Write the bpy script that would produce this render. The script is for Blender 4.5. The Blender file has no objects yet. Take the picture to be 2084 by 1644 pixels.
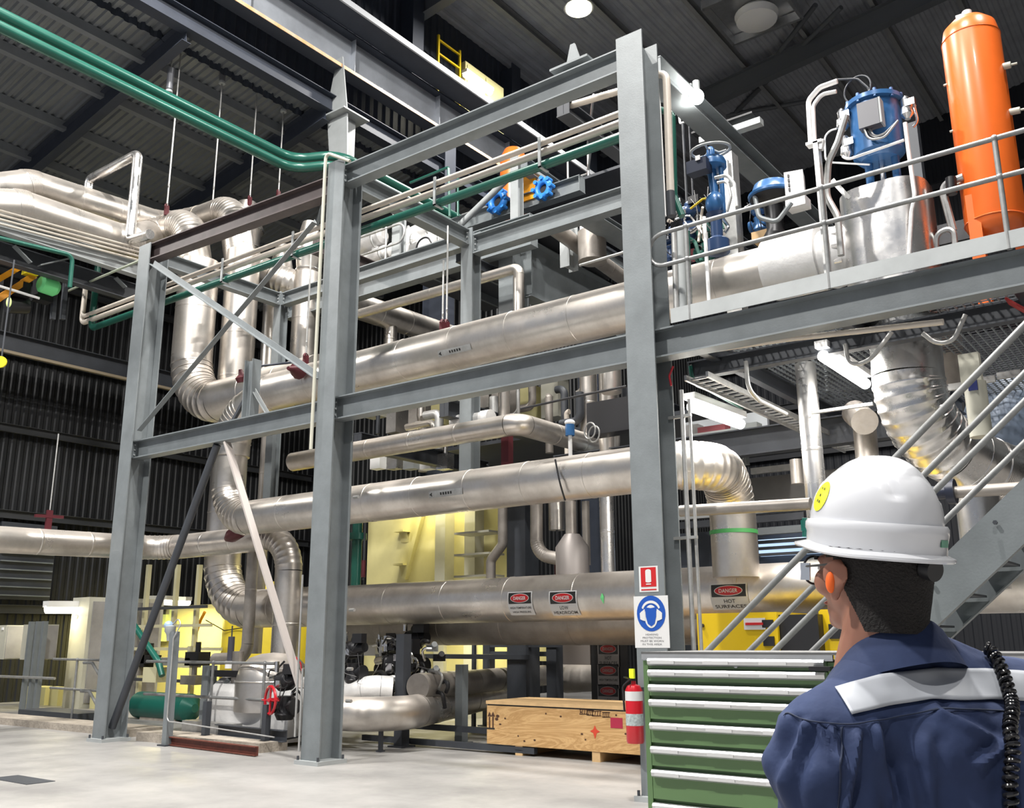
import bpy, math, random
import numpy as np
from mathutils import Vector, Matrix, noise
from mathutils.bvhtree import BVHTree
random.seed(7)
V = Vector
PI = math.pi
D = bpy.data
COL = bpy.context.scene.collection
SC = bpy.context.scene
# ------------------------------------------------------------------ camera
# hall axes: x along the pipe rack (towards us on the right), y into the hall, z up. Eye 1.5 m.
AX = Matrix(((0.79765392, 0.14848002, 0.58455274),
             (0.60310246, -0.19001341, -0.77470144),
             (-0.00395483, 0.97048884, -0.24111361)))      # rows = hall axes seen in camera axes
EYE = V((0, 0, 1.5)); FPX = 1937.0
cam = D.objects.new('camera', D.cameras.new('camera')); COL.objects.link(cam)
cam.matrix_world = Matrix.Translation(EYE) @ AX.to_4x4()
cam.data.sensor_width = 36; cam.data.lens = 36 * FPX / 2084
cam.data.clip_end = 300; cam.data.clip_start = .05
SC.camera = cam
# ------------------------------------------------------------------ world and colour
w = D.worlds.new('hall_world'); SC.world = w; w.use_nodes = True
w.node_tree.nodes['Background'].inputs[0].default_value = (.74, .81, .95, 1)
w.node_tree.nodes['Background'].inputs[1].default_value = 0.34
SC.view_settings.view_transform = 'Standard'; SC.view_settings.look = 'None'
SC.view_settings.gamma = 1; SC.view_settings.exposure = 0.0; SC.view_settings.use_curve_mapping = False
# high bay lamps under the main roof: (x, y, z, watts)
HIGHBAY = [(-12.4, 19.6, 18.9, 1800), (-4.2, 14.5, 18.6, 1900), (-11, 6, 18.2, 3000), (-2.5, 4.0, 18.4, 2600),
           (-20.5, 3.0, 13.0, 1100), (-8.5, -4.5, 18.2, 4300), (2.5, -4, 18.4, 1500), (3.5, 10, 18.8, 1300)]


def ray(px, py): return AX @ V((px - 1042, 822 - py, -FPX))
def at(px, py, **k):
    """point of the hall seen at a photo position, on the plane x=, y= or z= where the thing stands"""
    r = ray(px, py); a, v = list(k.items())[0]; i = 'xyz'.index(a)
    return EYE + r * ((v - EYE[i]) / r[i])
def depth(p):
    return -(AX.transposed() @ (V(p) - EYE))[2]
def rad(p, wpx): return wpx / 2 * depth(p) / FPX

# ------------------------------------------------------------------ materials
MATS = {}
def mat(name, col, metal=0.0, rough=0.55, n=0.0, ns=3.0, col2=None, bump=0.0, bs=30.0, emit=None, es=0, dust=0.0, trans=0, wood=False, stretch=None, coat=0, rvar=0.0):
    if name in MATS: return MATS[name]
    m = D.materials.new(name); m.use_nodes = True; nt = m.node_tree; N = nt.nodes; L = nt.links
    b = N['Principled BSDF']
    b.inputs['Base Color'].default_value = (*col, 1); b.inputs['Metallic'].default_value = metal
    b.inputs['Roughness'].default_value = rough
    if coat: b.inputs['Coat Weight'].default_value = coat; b.inputs['Coat Roughness'].default_value = .08
    if trans: b.inputs['Transmission Weight'].default_value = trans
    if emit: b.inputs['Emission Color'].default_value = (*emit, 1); b.inputs['Emission Strength'].default_value = es
    tc = N.new('ShaderNodeTexCoord'); src = tc.outputs['Object']
    if stretch:
        mp = N.new('ShaderNodeMapping'); mp.inputs['Scale'].default_value = stretch; L.new(src, mp.inputs[0]); src = mp.outputs[0]
    out = None
    if n > 0:
        t = N.new('ShaderNodeTexNoise'); t.inputs['Scale'].default_value = ns; t.inputs['Detail'].default_value = 6; t.inputs['Roughness'].default_value = .62
        L.new(src, t.inputs['Vector'])
        if wood:
            t.inputs['Distortion'].default_value = 1.6
            wv = N.new('ShaderNodeMath'); wv.operation = 'MULTIPLY'; wv.inputs[1].default_value = 16; L.new(t.outputs[0], wv.inputs[0])
            fr = N.new('ShaderNodeMath'); fr.operation = 'PINGPONG'; fr.inputs[1].default_value = 1; L.new(wv.outputs[0], fr.inputs[0]); fac = fr.outputs[0]
        else: fac = t.outputs[0]
        cr = N.new('ShaderNodeMapRange'); cr.inputs[1].default_value = .35 if not wood else 0; cr.inputs[2].default_value = .68 if not wood else 1; L.new(fac, cr.inputs[0])
        mx = N.new('ShaderNodeMix'); mx.data_type = 'RGBA'; c2 = col2 or tuple(c * (1 - n) for c in col)
        mx.inputs[6].default_value = (*col, 1); mx.inputs[7].default_value = (*c2, 1)
        L.new(cr.outputs[0], mx.inputs[0]); out = mx.outputs[2]; L.new(out, b.inputs['Base Color'])
        if rvar:
            rr = N.new('ShaderNodeMapRange'); rr.inputs[3].default_value = rough; rr.inputs[4].default_value = rough + rvar
            L.new(cr.outputs[0], rr.inputs[0]); L.new(rr.outputs[0], b.inputs['Roughness'])
    if dust > 0:   # dust settled on upward faces
        ge = N.new('ShaderNodeNewGeometry'); sp = N.new('ShaderNodeSeparateXYZ'); L.new(ge.outputs['Normal'], sp.inputs[0])
        mr = N.new('ShaderNodeMapRange'); mr.inputs[1].default_value = .35; mr.inputs[2].default_value = .95; mr.inputs[4].default_value = dust
        L.new(sp.outputs[2], mr.inputs[0])
        mx = N.new('ShaderNodeMix'); mx.data_type = 'RGBA'; mx.inputs[7].default_value = (.56, .50, .45, 1); mx.inputs[6].default_value = (*col, 1)
        if out: L.new(out, mx.inputs[6])
        L.new(mr.outputs[0], mx.inputs[0]); L.new(mx.outputs[2], b.inputs['Base Color'])
        mm = N.new('ShaderNodeMath'); mm.operation = 'MULTIPLY_ADD'; mm.inputs[1].default_value = -metal * .9; mm.inputs[2].default_value = metal
        L.new(mr.outputs[0], mm.inputs[0]); L.new(mm.outputs[0], b.inputs['Metallic'])
    if bump > 0:
        t = N.new('ShaderNodeTexNoise'); t.inputs['Scale'].default_value = bs; t.inputs['Detail'].default_value = 4; L.new(src, t.inputs['Vector'])
        bp = N.new('ShaderNodeBump'); bp.inputs['Strength'].default_value = bump; bp.inputs['Distance'].default_value = .02
        L.new(t.outputs[0], bp.inputs['Height']); L.new(bp.outputs[0], b.inputs['Normal'])
    MATS[name] = m
    return m
steel = mat('grey_painted_steel', (.185, .205, .215), .0, .42, .22, 2.5, bump=.05, bs=60)
steel_l = mat('light_grey_steel', (.36, .38, .385), .0, .45, .15, 3)
steel_d = mat('dark_grey_steel', (.045, .05, .06), .0, .5, .2, 3)
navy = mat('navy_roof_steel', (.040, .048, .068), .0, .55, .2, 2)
clad = mat('aluminium_cladding', (.74, .70, .65), .92, .27, .30, 1.6, col2=(.50, .46, .42), bump=.035, bs=5, dust=.55, rvar=.2)
clad_b = mat('bright_aluminium', (.80, .79, .78), .95, .2, .22, 2.2, col2=(.58, .56, .54), bump=.06, bs=7, dust=.12, rvar=.2)
clad_d = mat('dull_lagging', (.36, .33, .30), .5, .45, .3, 3, bump=.06, bs=9, dust=.4)
foil = mat('white_insulation_jacket', (.80, .79, .78), .25, .45, .12, 3, bump=.35, bs=9)
galv = mat('galvanised_rail', (.52, .52, .51), .6, .4, .25, 9, dust=.2)
rail_m = mat('grey_handrail_tube', (.27, .275, .275), .3, .4, .3, 8, bump=.05)
cream_p = mat('cream_painted_pipe', (.62, .56, .49), .1, .4, .15, 4)
green_p = mat('green_painted_pipe', (.014, .095, .07), .1, .3, .15, 3)
brown = mat('brown_primer_steel', (.085, .065, .065), .1, .5, .35, 4)
black = mat('black_plastic', (.012, .012, .014), 0, .4)
blackm = mat('black_machine_steel', (.03, .03, .033), .5, .4, .3, 9)
chrome = mat('chrome_fitting', (.75, .75, .76), 1, .22)
blue = mat('blue_valve_paint', (.035, .13, .32), .1, .3, .2, 5)
blue_b = mat('bright_blue_paint', (.03, .22, .66), 0, .4)
orange = mat('orange_tank_paint', (.86, .155, .02), .0, .33, .1, 2, coat=.3)
orange_y = mat('amber_paint', (.9, .38, .02), 0, .4)
red = mat('red_paint', (.45, .006, .015), 0, .3, coat=.4)
maroon = mat('maroon_hanger_steel', (.085, .012, .018), .2, .5)
yellow = mat('yellow_enamel', (.62, .42, .006), 0, .35)
yel_lt = mat('pale_yellow_panel', (.60, .55, .27), 0, .6, .12, 1.5)
cream = mat('cream_enamel', (.50, .49, .41), 0, .5, .12, 2)
white = mat('white_enamel', (.82, .82, .82), 0, .4)
roofm = mat('roof_sheet', (.33, .345, .38), .1, .6, .2, 1.5)
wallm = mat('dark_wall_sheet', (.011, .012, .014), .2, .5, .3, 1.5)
concrete = mat('floor_concrete', (.335, .325, .315), 0, .36, .3, .8, col2=(.20, .195, .19), bump=.03, bs=40, rvar=.2)
kerb_m = mat('rough_concrete', (.42, .37, .31), 0, .8, .4, 6, bump=.4, bs=30)
rust = mat('rust_red_channel', (.16, .045, .03), .1, .6, .4, 12)
wood = mat('plywood', (.60, .38, .17), 0, .6, .35, 1.1, col2=(.42, .24, .09), wood=True, stretch=(.55, 3, 3.4))
wood_e = mat('pine_batten', (.66, .44, .22), 0, .6, .2, 5)
cab_g = mat('green_cabinet_paint', (.115, .205, .085), 0, .38, .08, 3)
alu = mat('aluminium_handle_strip', (.60, .61, .62), .85, .35, .15, 6)
helm_m = mat('white_helmet_shell', (.66, .67, .70), 0, .18, coat=.6)
navy_c = mat('navy_coverall_cloth', (.012, .024, .075), 0, .85, .35, 7, col2=(.019, .036, .102), bump=.25, bs=14)
refl = mat('silver_reflective_tape', (.40, .42, .46), .0, .45, .08, 6)
skin = mat('skin', (.33, .15, .10), 0, .5, .15, 9); skin.node_tree.nodes['Principled BSDF'].inputs['Subsurface Weight'].default_value = .08
hair = mat('dark_brown_hair', (.011, .008, .007), 0, .75, .5, 60, bump=.6, bs=220)
earplug = mat('orange_earplug_foam', (1, .16, .02), 0, .7, emit=(1, .15, .02), es=.0)
glow_w = mat('lamp_white_glow', (1, 1, 1), emit=(1, .98, .93), es=14)
glow_y = mat('lamp_warm_glow', (1, 1, .9), emit=(1, .93, .68), es=12)
glass = mat('clear_glass', (.9, .95, .95), 0, .05, trans=.9)
paper = mat('sign_white', (.60, .60, .60), 0, .5)
ink = mat('sign_black', (.015, .015, .015), 0, .5)
sred = mat('sign_red', (.46, .012, .015), 0, .4)
sblue = mat('sign_blue', (.008, .07, .36), 0, .4)
syel = mat('sticker_yellow', (.82, .85, .02), 0, .4)
sgreen = mat('sticker_green', (.16, .36, .26), 0, .4)
lime = mat('lime_green_plastic', (.18, .75, .28), 0, .4)

# ------------------------------------------------------------------ mesh builder
class G:
    def __init__(s): s.v = []; s.f = []
    def add(s, vs, fs):
        o = len(s.v); s.v += [V(v) for v in vs]; s.f += [tuple(i + o for i in f) for f in fs]; return s
    def box(s, c, d, R=None):
        c = V(c); vs = [V((x * d[0] / 2, y * d[1] / 2, z * d[2] / 2)) for x in (-1, 1) for y in (-1, 1) for z in (-1, 1)]
        if R: vs = [R @ v for v in vs]
        return s.add([v + c for v in vs], [(0, 1, 3, 2), (4, 6, 7, 5), (0, 4, 5, 1), (2, 3, 7, 6), (0, 2, 6, 4), (1, 5, 7, 3)])
    def bb(s, a, b): return s.box(((a[0] + b[0]) / 2, (a[1] + b[1]) / 2, (a[2] + b[2]) / 2), (abs(b[0] - a[0]), abs(b[1] - a[1]), abs(b[2] - a[2])))
    def frame(s, d, up=None):
        d = V(d).normalized(); up = V(up) if up else (V((0, 0, 1)) if abs(d.z) < .95 else V((0, 1, 0)))
        r = d.cross(up).normalized(); return r, r.cross(d).normalized()
    def prism(s, p0, p1, prof, up=None):
        p0 = V(p0); p1 = V(p1); r, u = s.frame(p1 - p0, up); n = len(prof)
        vs = [p0 + r * a + u * b for a, b in prof] + [p1 + r * a + u * b for a, b in prof]
        return s.add(vs, [tuple(range(n - 1, -1, -1)), tuple(range(n, 2 * n))] + [(i, (i + 1) % n, n + (i + 1) % n, n + i) for i in range(n)])
    def bar(s, p0, p1, w, h, up=None): return s.prism(p0, p1, [(-w / 2, -h / 2), (w / 2, -h / 2), (w / 2, h / 2), (-w / 2, h / 2)], up)
    def ibeam(s, p0, p1, h, b, tw=.012, tf=.018, up=None):
        s.bar(V(p0), V(p1), tw, h - 2 * tf, up); r, u = s.frame(V(p1) - V(p0), up)
        for q in (-1, 1):
            o = u * (q * (h / 2 - tf / 2)); s.bar(V(p0) + o, V(p1) + o, b, tf, up)
        return s
    def channel(s, p0, p1, h, b, t=.012, side=1, up=None):
        return s.prism(p0, p1, [(0, -h / 2), (side * b, -h / 2), (side * b, -h / 2 + t), (side * t, -h / 2 + t), (side * t, h / 2 - t), (side * b, h / 2 - t), (side * b, h / 2), (0, h / 2)][::side], up)
    def angle(s, p0, p1, a, t=.01, up=None):
        return s.prism(p0, p1, [(0, 0), (a, 0), (a, t), (t, t), (t, a), (0, a)], up)
    def cyl(s, p0, p1, r, n=20, r2=None, cap=True): return s.tube([V(p0), V(p1)], [r, r if r2 is None else r2], n, cap)
    def tube(s, pts, r, n=14, cap=True):
        pts = [V(p) for p in pts]; k = len(pts)
        if not hasattr(r, '__len__'): r = [r] * k
        T = []
        for i in range(k):
            a = pts[max(i - 1, 0)]; b = pts[min(i + 1, k - 1)]; t = b - a
            T.append(t.normalized() if t.length > 1e-9 else V((0, 0, 1)))
        u, w_ = s.frame(T[0]); vs = []
        for i in range(k):
            u = (u - T[i] * u.dot(T[i])).normalized(); w_ = T[i].cross(u)
            vs += [pts[i] + (u * math.cos(2 * PI * j / n) + w_ * math.sin(2 * PI * j / n)) * r[i] for j in range(n)]
        fs = [(i * n + j, i * n + (j + 1) % n, (i + 1) * n + (j + 1) % n, (i + 1) * n + j) for i in range(k - 1) for j in range(n)]
        if cap: fs += [tuple(range(n - 1, -1, -1)), tuple((k - 1) * n + j for j in range(n))]
        return s.add(vs, fs)
    def ell(s, c, d, R=None, nu=20, nv=12):
        c = V(c); vs = []; fs = []
        for i in range(1, nv):
            a = PI * i / nv
            for j in range(nu):
                b = 2 * PI * j / nu; p = V((math.sin(a) * math.cos(b) * d[0], math.sin(a) * math.sin(b) * d[1], math.cos(a) * d[2]))
                vs.append(c + (R @ p if R else p))
        t = V((0, 0, d[2])); t = R @ t if R else t; vs += [c + t, c - t]
        a, b = len(vs) - 2, len(vs) - 1
        for i in range(nv - 2):
            for j in range(nu): fs.append((i * nu + j, (i + 1) * nu + j, (i + 1) * nu + (j + 1) % nu, i * nu + (j + 1) % nu))
        for j in range(nu): fs.append((a, j, (j + 1) % nu)); fs.append((b, (nv - 2) * nu + (j + 1) % nu, (nv - 2) * nu + j))
        return s.add(vs, fs)
    def ring(s, c, axis, R, r, n=28, m=8):
        u, w_ = s.frame(axis); c = V(c)
        pts = [c + (u * math.cos(2 * PI * i / n) + w_ * math.sin(2 * PI * i / n)) * R for i in range(n + 1)]
        return s.tube(pts, r, m, False)
    def lathe(s, c, axis, prof, n=24):
        c = V(c); a = V(axis).normalized(); return s.tube([c + a * h for r_, h in prof], [max(r_, 1e-4) for r_, h in prof], n)
    def mesh(s, name, m, o=V((0, 0, 0)), smooth=True):
        me = D.meshes.new(name); me.from_pydata([v - o for v in s.v], [], s.f); me.materials.append(m)
        if smooth:
            me.polygons.foreach_set('use_smooth', [True] * len(me.polygons))
            try: me.set_sharp_from_angle(angle=math.radians(38))
            except Exception: pass
        me.update(); return me
    def low(s):
        xs = [v.x for v in s.v]; ys = [v.y for v in s.v]; zs = [v.z for v in s.v]
        return V(((min(xs) + max(xs)) / 2, (min(ys) + max(ys)) / 2, min(zs)))

LABELS = {}
def tag(o, label, cat, group=None):
    o['label'] = label; o['category'] = cat
    if group: o['group'] = group
    LABELS.setdefault(label, []).append(o.name)
    return o
ROOT = {}
def thing(name, label, cat, loc, group=None):
    o = D.objects.new(name, None); COL.objects.link(o); o.location = V(loc); o.empty_display_size = .1
    ROOT[o.name] = V(loc); return tag(o, label, cat, group)
def part(name, g, m, parent, label=None, smooth=True):
    ro = ROOT[parent.name]; o = D.objects.new(name, g.mesh(name, m, ro, smooth)); COL.objects.link(o); o.parent = parent
    ROOT[o.name] = ro
    if label: o['label'] = label
    return o
def single(name, g, m, label, cat, group=None, smooth=True):
    lo = g.low(); o = D.objects.new(name, g.mesh(name, m, lo, smooth)); COL.objects.link(o); o.location = lo; ROOT[o.name] = lo
    return tag(o, label, cat, group)
def struct(name, g, m, smooth=False):
    o = D.objects.new(name, g.mesh(name, m, V((0, 0, 0)), smooth)); COL.objects.link(o); o['kind'] = 'structure'; ROOT[o.name] = V((0, 0, 0)); return o
def dup(r, delta, label=None, group=None):
    def cp(o, par):
        c = o.copy(); COL.objects.link(c)
        if par is not None: c.parent = par
        for ch in o.children: cp(ch, c)
        return c
    c = cp(r, None); c.location = r.location + V(delta); ROOT[c.name] = c.location.copy()
    if label: c['label'] = label
    if group: c['group'] = group
    return c
def lamp(name, kind, loc, energy, parent, size=.5, size_y=None, col=(1, .97, .9), rot=None, spread=None):
    l = D.lights.new(name, kind); l.energy = energy; l.color = col
    if kind == 'AREA':
        l.shape = 'RECTANGLE' if size_y else 'DISK'; l.size = size
        if size_y: l.size_y = size_y
        if spread: l.spread = spread
    else: l.shadow_soft_size = size
    o = D.objects.new(name, l); COL.objects.link(o); o.location = V(loc) - (ROOT[parent.name] if parent else V((0, 0, 0)))
    if rot: o.rotation_euler = rot
    if parent: o.parent = parent
    return o

# ------------------------------------------------------------------ pipes
def fillet(P, R, n=8):
    """straight runs and bends of a pipe route"""
    P = [V(p) for p in P]; P = [P[0]] + [P[i] for i in range(1, len(P) - 1) if (P[i] - P[i - 1]).angle(P[i + 1] - P[i], 0) > .005] + [P[-1]]; out = []; cur = P[0]
    for i in range(1, len(P) - 1):
        a = (P[i - 1] - P[i]); b = (P[i + 1] - P[i]); la, lb = a.length, b.length; a.normalize(); b.normalize()
        ang = a.angle(b); t = min(R / math.tan(ang / 2), la * .48 if i > 1 else la * .98, lb * .48 if i < len(P) - 2 else lb * .98); rr = t * math.tan(ang / 2)
        s0 = P[i] + a * t; s1 = P[i] + b * t; c = P[i] + (a + b).normalized() * (rr / math.sin(ang / 2))
        out.append(('s', [cur, s0])); v0 = s0 - c; v1 = s1 - c; th = v0.angle(v1); ax = v0.cross(v1).normalized()
        out.append(('e', [c + Matrix.Rotation(th * k / n, 3, ax) @ v0 for k in range(n + 1)])); cur = s1
    out.append(('s', [cur, P[-1]])); return out
def route(P, R, n=6):
    r = []
    for k, pts in fillet(P, R, n):
        r += pts if not r else pts[1:]
    return r
def pipe(label, P, r, R=None, m=None, pitch=1.05, ribs=True, group=None, name='insulated_pipe', n=32, tail=True):
    m = m or clad; R = R or r * 2.6; P = [V(p) for p in P]
    t = thing(name, label, 'pipe', min(P, key=lambda p: p.z) - V((0, 0, r)), group)
    for k, pts in fillet(P, R, 10):
        if k == 's':
            if (pts[1] - pts[0]).length < .03: continue
            part('cladding_run', G().tube(pts, r, n), m, t)
            L = (pts[1] - pts[0]).length; d = (pts[1] - pts[0]).normalized(); q = int(L / pitch)
            for j in range(1, q + 1):
                g = G(); c = pts[0] + d * (L * j / (q + 1)); g.tube([c - d * .022, c - d * .018, c + d * .018, c + d * .022], [r * 1.001, r * 1.014, r * 1.014, r * 1.001], n, False)
                part('seam_band', g, m, t)
        else:
            q = []; rr = []
            for j in range(len(pts)):
                if 0 < j < len(pts) - 1 and ribs:
                    d = (pts[j + 1] - pts[j - 1]).normalized()
                    q += [pts[j] - d * .016, pts[j] - d * .010, pts[j] + d * .010, pts[j] + d * .016]; rr += [r * 1.0, r * 1.03, r * 1.03, r * 1.0]
                else: q.append(pts[j]); rr.append(r)
            part('elbow', G().tube(q, rr, n, False), m, t)
    return t
def tubing(name, label, P, r, R, m, cat='pipe', group=None, n=12):
    return single(name, G().tube(route(P, R), r, n), m, label, cat, group)

def tube_part(t, P, r, R, m, n=12): return part('tube', G().tube(route(P, R), r, n), m, t)
def column(label, x, y, z1, w_=.34, d=.38, z0=0, base=True, m=None, group=None, name='steel_column', seg=.02):
    """H column, flanges facing -y and +y; x, y = centre"""
    t = thing(name, label, 'column', (x, y, z0)); m = m or steel
    part('shaft', G().ibeam((x, y, z0 + (.05 if base else 0)), (x, y, z1), d, w_, .014, seg, up=(0, 1, 0)), m, t)
    if base:
        part('base_plate', G().bb((x - w_ / 2 - .05, y - d / 2 - .06, z0), (x + w_ / 2 + .05, y + d / 2 + .05, z0 + .05)), steel_l, t)
        for a in (-1, 1):
            for b in (-1, 1):
                c = V((x + a * (w_ / 2 + .015), y + b * (d / 2 + .02) - .01, z0 + .05)); part('anchor_bolt', G().cyl(c, c + V((0, 0, .05)), .016, 6), steel_d, t)
    if group: t['group'] = group
    return t
def beam(label, p0, p1, h=.3, b=.2, m=None, cat='beam', name='steel_beam', group=None, ends=True):
    t = thing(name, label, cat, (V(p0) + V(p1)) / 2 - V((0, 0, h / 2)), group); m = m or steel
    part('i_section', G().ibeam(p0, p1, h, b), m, t)
    if ends:
        d = (V(p1) - V(p0)).normalized(); r = d.cross(V((0, 0, 1))).normalized()
        for p, s_ in ((V(p0), 1), (V(p1), -1)):
            c = p + d * s_ * .012; g = G().bar(c - d * .008, c + d * .008, b * .95, h * .92)
            part('end_plate', g, m, t)
            for u in (-1, 1):
                for k in (-1, 0, 1):
                    q = c + r * u * b * .3 + V((0, 0, k * h * .28)); part('bolt', G().cyl(q, q + d * s_ * .03, .014, 6), steel_l, t)
    return t
# ================================================================== SETTING
# ground slab
g = G(); g.bb((-40, -14, -.3), (14, 45, 0)); struct('floor', g, concrete)
def corrug(a, b, c, pitch, dep, n_):
    """ribbed sheet: origin a, run vector b (across the ribs), rib vector c, rib normal n_"""
    a, b, c, n_ = V(a), V(b), V(c), V(n_); L = b.length; k = int(L / pitch); s = G(); d = b / k; vs = []
    for i in range(k):
        for f, h in ((0, 0), (.3, 0), (.45, 1), (.85, 1)): vs.append(a + d * (i + f) + n_ * h * dep)
    vs.append(a + b); n = len(vs)
    return s.add(vs + [v + c for v in vs], [(i, i + 1, n + i + 1, n + i) for i in range(n - 1)])
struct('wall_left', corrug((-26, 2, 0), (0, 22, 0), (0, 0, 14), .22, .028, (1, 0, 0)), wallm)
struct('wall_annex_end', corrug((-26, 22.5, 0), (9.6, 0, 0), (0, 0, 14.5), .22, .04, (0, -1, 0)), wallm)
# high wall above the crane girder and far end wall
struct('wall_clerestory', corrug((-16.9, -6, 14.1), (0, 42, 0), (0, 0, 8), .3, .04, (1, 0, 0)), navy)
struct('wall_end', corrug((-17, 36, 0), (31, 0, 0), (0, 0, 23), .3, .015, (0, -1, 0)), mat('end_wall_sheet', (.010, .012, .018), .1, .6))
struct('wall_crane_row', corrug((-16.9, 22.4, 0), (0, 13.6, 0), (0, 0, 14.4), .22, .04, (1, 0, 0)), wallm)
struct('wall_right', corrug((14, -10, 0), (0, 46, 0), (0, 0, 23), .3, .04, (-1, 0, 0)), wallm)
# girts
for k, z in enumerate((2.35, 4.8, 7.09, 9.2, 11.4)):
    struct('trim_%d' % (k + 1), G().channel((-25.85, 3, z), (-25.85, 22.4, z), .22, .1, side=1), mat('girt_steel', (.035, .037, .040), 0, .5))
for k, z in enumerate((8.5, 10.4, 12.3, 14.2, 16.1, 18)):
    struct('trim_%d' % (k + 11), G().channel((-16.8, 35.8, z), (13.8, 35.8, z), .26, .1), mat('girt_dark', (.028, .030, .036), 0, .5))
# annex roof: falls from the crane row down to the left wall
def zr(x): return 14.45 + (x + 16) * .17
struct('ceiling_annex', corrug((-16.1, 0, zr(-16.1)), (0, 22.4, 0), (-10, 0, -1.7), .19, .05, (0, 0, -1)), mat('annex_roof_sheet', (.20, .215, .235), .3, .45, .2, 1))
def roof_z(x): return 20.0 + (x + 16) * .10
struct('ceiling_main', corrug((-17, -8, roof_z(-17)), (31, 0, 3.1), (0, 44, 0), .3, .04, (0, 0, -1)), roofm)
k = 0
for yy, x0 in ((5.8, -26), (9.95, -26), (13.85, -26), (18.0, -26)):       # annex rafters
    beam('dark annex rafter under the ribbed roof, ' + ['outermost to the left edge', 'second from the left edge', 'between the hanger rods', 'beside the tall dark building column'][k],
         (-16.1, yy, zr(-16.1) - .42), (-25.9, yy, zr(-25.9) - .42), .5, .22, navy, 'rafter', 'roof_rafter', ends=False); k += 1
for j, xx in enumerate((-17.6, -19.2, -20.8, -22.4, -24.0)):
    struct('trim_%d' % (30 + j), G().channel((xx, .2, zr(xx) - .16), (xx, 22.3, zr(xx) - .16), .22, .16, side=-1), mat('purlin_annex', (.20, .215, .235), .1, .5, .15, 2))
# main roof purlins along y, rafters along x
for j in range(13):
    xx = -15.2 + j * 2.15
    struct('trim_%d' % (40 + j), G().channel((xx, -7.5, roof_z(xx) - .18), (xx, 35.9, roof_z(xx) - .18), .26, .14, side=1), mat('purlin_main', (.26, .265, .27), .1, .5, .15, 2))
for j, yy in enumerate((8, 17.5, 27.5)):
    beam('long dark roof rafter carrying the purlins, ' + ['nearest of three', 'middle of three', 'in front of the end wall'][j], (-16.6, yy, roof_z(-16.6) - .75), (13.5, yy, roof_z(13.5) - .75), .7, .3, mat('rafter_main', (.11, .118, .13), .1, .5), 'rafter', 'roof_rafter', ends=False)
for j, (a, b) in enumerate((((1712, 15), (1498, 228)), ((1478, 235), (1650, 205)), ((1560, 140), (1660, 10)))):
    a = at(*a, z=20.3); b = at(*b, z=20.3)
    single('wind_brace', G().cyl(a, b, .08, 10), mat('rafter_main', (0, 0, 0)), 'round roof brace under the dark roof, ' + ['long one falling left', 'short one near the far end', 'short steep one'][j], 'brace')
# ------------------------------------------------------------------ crane row at x=-16
CX = -16.0
lav = mat('pale_girder_web', (.42, .45, .50), .1, .4, .25, 1.2)
t = thing('crane_girder', 'long crane runway girder with amber bottom edge, white walkway edge above', 'girder', (CX, 12, 15.2))
part('web', G().bb((CX - .01, -6, 15.3), (CX + .01, 29, 16.25)), lav, t)
part('bottom_flange', G().bb((CX - .2, -6, 15.22), (CX + .2, 29, 15.27)), mat('girder_grey', (.07, .075, .09), 0, .5), t)
part('painted_edge', G().bb((CX + .2, -6, 15.20), (CX + .215, 29, 15.29)), mat('amber_edge', (.72, .36, .12), 0, .5, .8, 2.3, col2=(.6, .5, .4)), t, 'amber painted flange edge')
part('top_flange', G().bb((CX - .25, -6, 16.25), (CX + .25, 29, 16.29)), navy, t)
for j in range(9):
    part('stiffener', G().bb((CX + .01, j * 3.2 - 1.5, 15.3), (CX + .17, j * 3.2 - 1.485, 16.25)), lav, t)
t = thing('crane_walkway', 'dark walkway plate along the crane girder with white edge strip', 'walkway', (CX + .8, 12, 16.3))
part('deck', G().bb((CX + .25, -6, 16.30), (CX + .95, 29, 16.34)), navy, t)
part('edge_strip', G().bb((CX + .95, -6, 16.26), (CX + 1.0, 29, 16.42)), mat('white_edge', (.55, .57, .60), 0, .5), t, 'pale toe board')
t = thing('eave_beam', 'dark eave beam over the annex roof below the crane girder', 'beam', (CX, 12, 13.9))
part('i_section', G().ibeam((CX - .1, -2, 14.25), (CX - .1, 29, 14.25), .45, .3), navy, t)
def bcol(label, x, y, z0, z1):
    t = thing('building_column', label, 'column', (x, y, z0))
    part('shaft', G().ibeam((x, y, z0), (x, y, z1), .75, .45, .02, .03, up=(1, 0, 0)), navy, t); return t
bcol('tall dark building column behind the middle rack column', -16.3, 18.3, 0, 15.1)
bcol('tall dark building column at the left side of the annex', -16.3, 26, 0, 15.1)
for j, yy in enumerate((12.6, 17.2, 21.8, 26.4)):
    bcol('slim dark column on the high wall, number %s from the near end' % ['one', 'two', 'three', 'four'][j], -16.6, yy, 16.4, 19.5)
# column head bracket under the girder
p = at(722, 238, x=-15.6)
t = thing('girder_bracket', 'pale steel bracket plates holding the crane girder above the middle column', 'bracket', p)
part('shelf_plate', G().bb((-16.3, p.y - .5, p.z - .02), (-15.45, p.y + .35, p.z + .02)), steel_l, t)
part('back_plate', G().prism((-15.9, p.y - .3, p.z), (-15.9, p.y - .27, p.z), [(-.45, 0), (.35, 0), (.1, 1.6), (-.1, 1.6)]), steel_l, t)
part('lower_gusset', G().prism((-15.9, p.y - .3, p.z - 1.9), (-15.9, p.y - .27, p.z - 1.9), [(-.1, 0), (.45, 0), (.35, 1.88), (-.35, 1.88)]), steel_l, t)
part('lower_post', G().ibeam((-15.9, p.y, p.z - 4), (-15.9, p.y, p.z - .03), .35, .3, up=(1, 0, 0)), steel_l, t)
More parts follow.
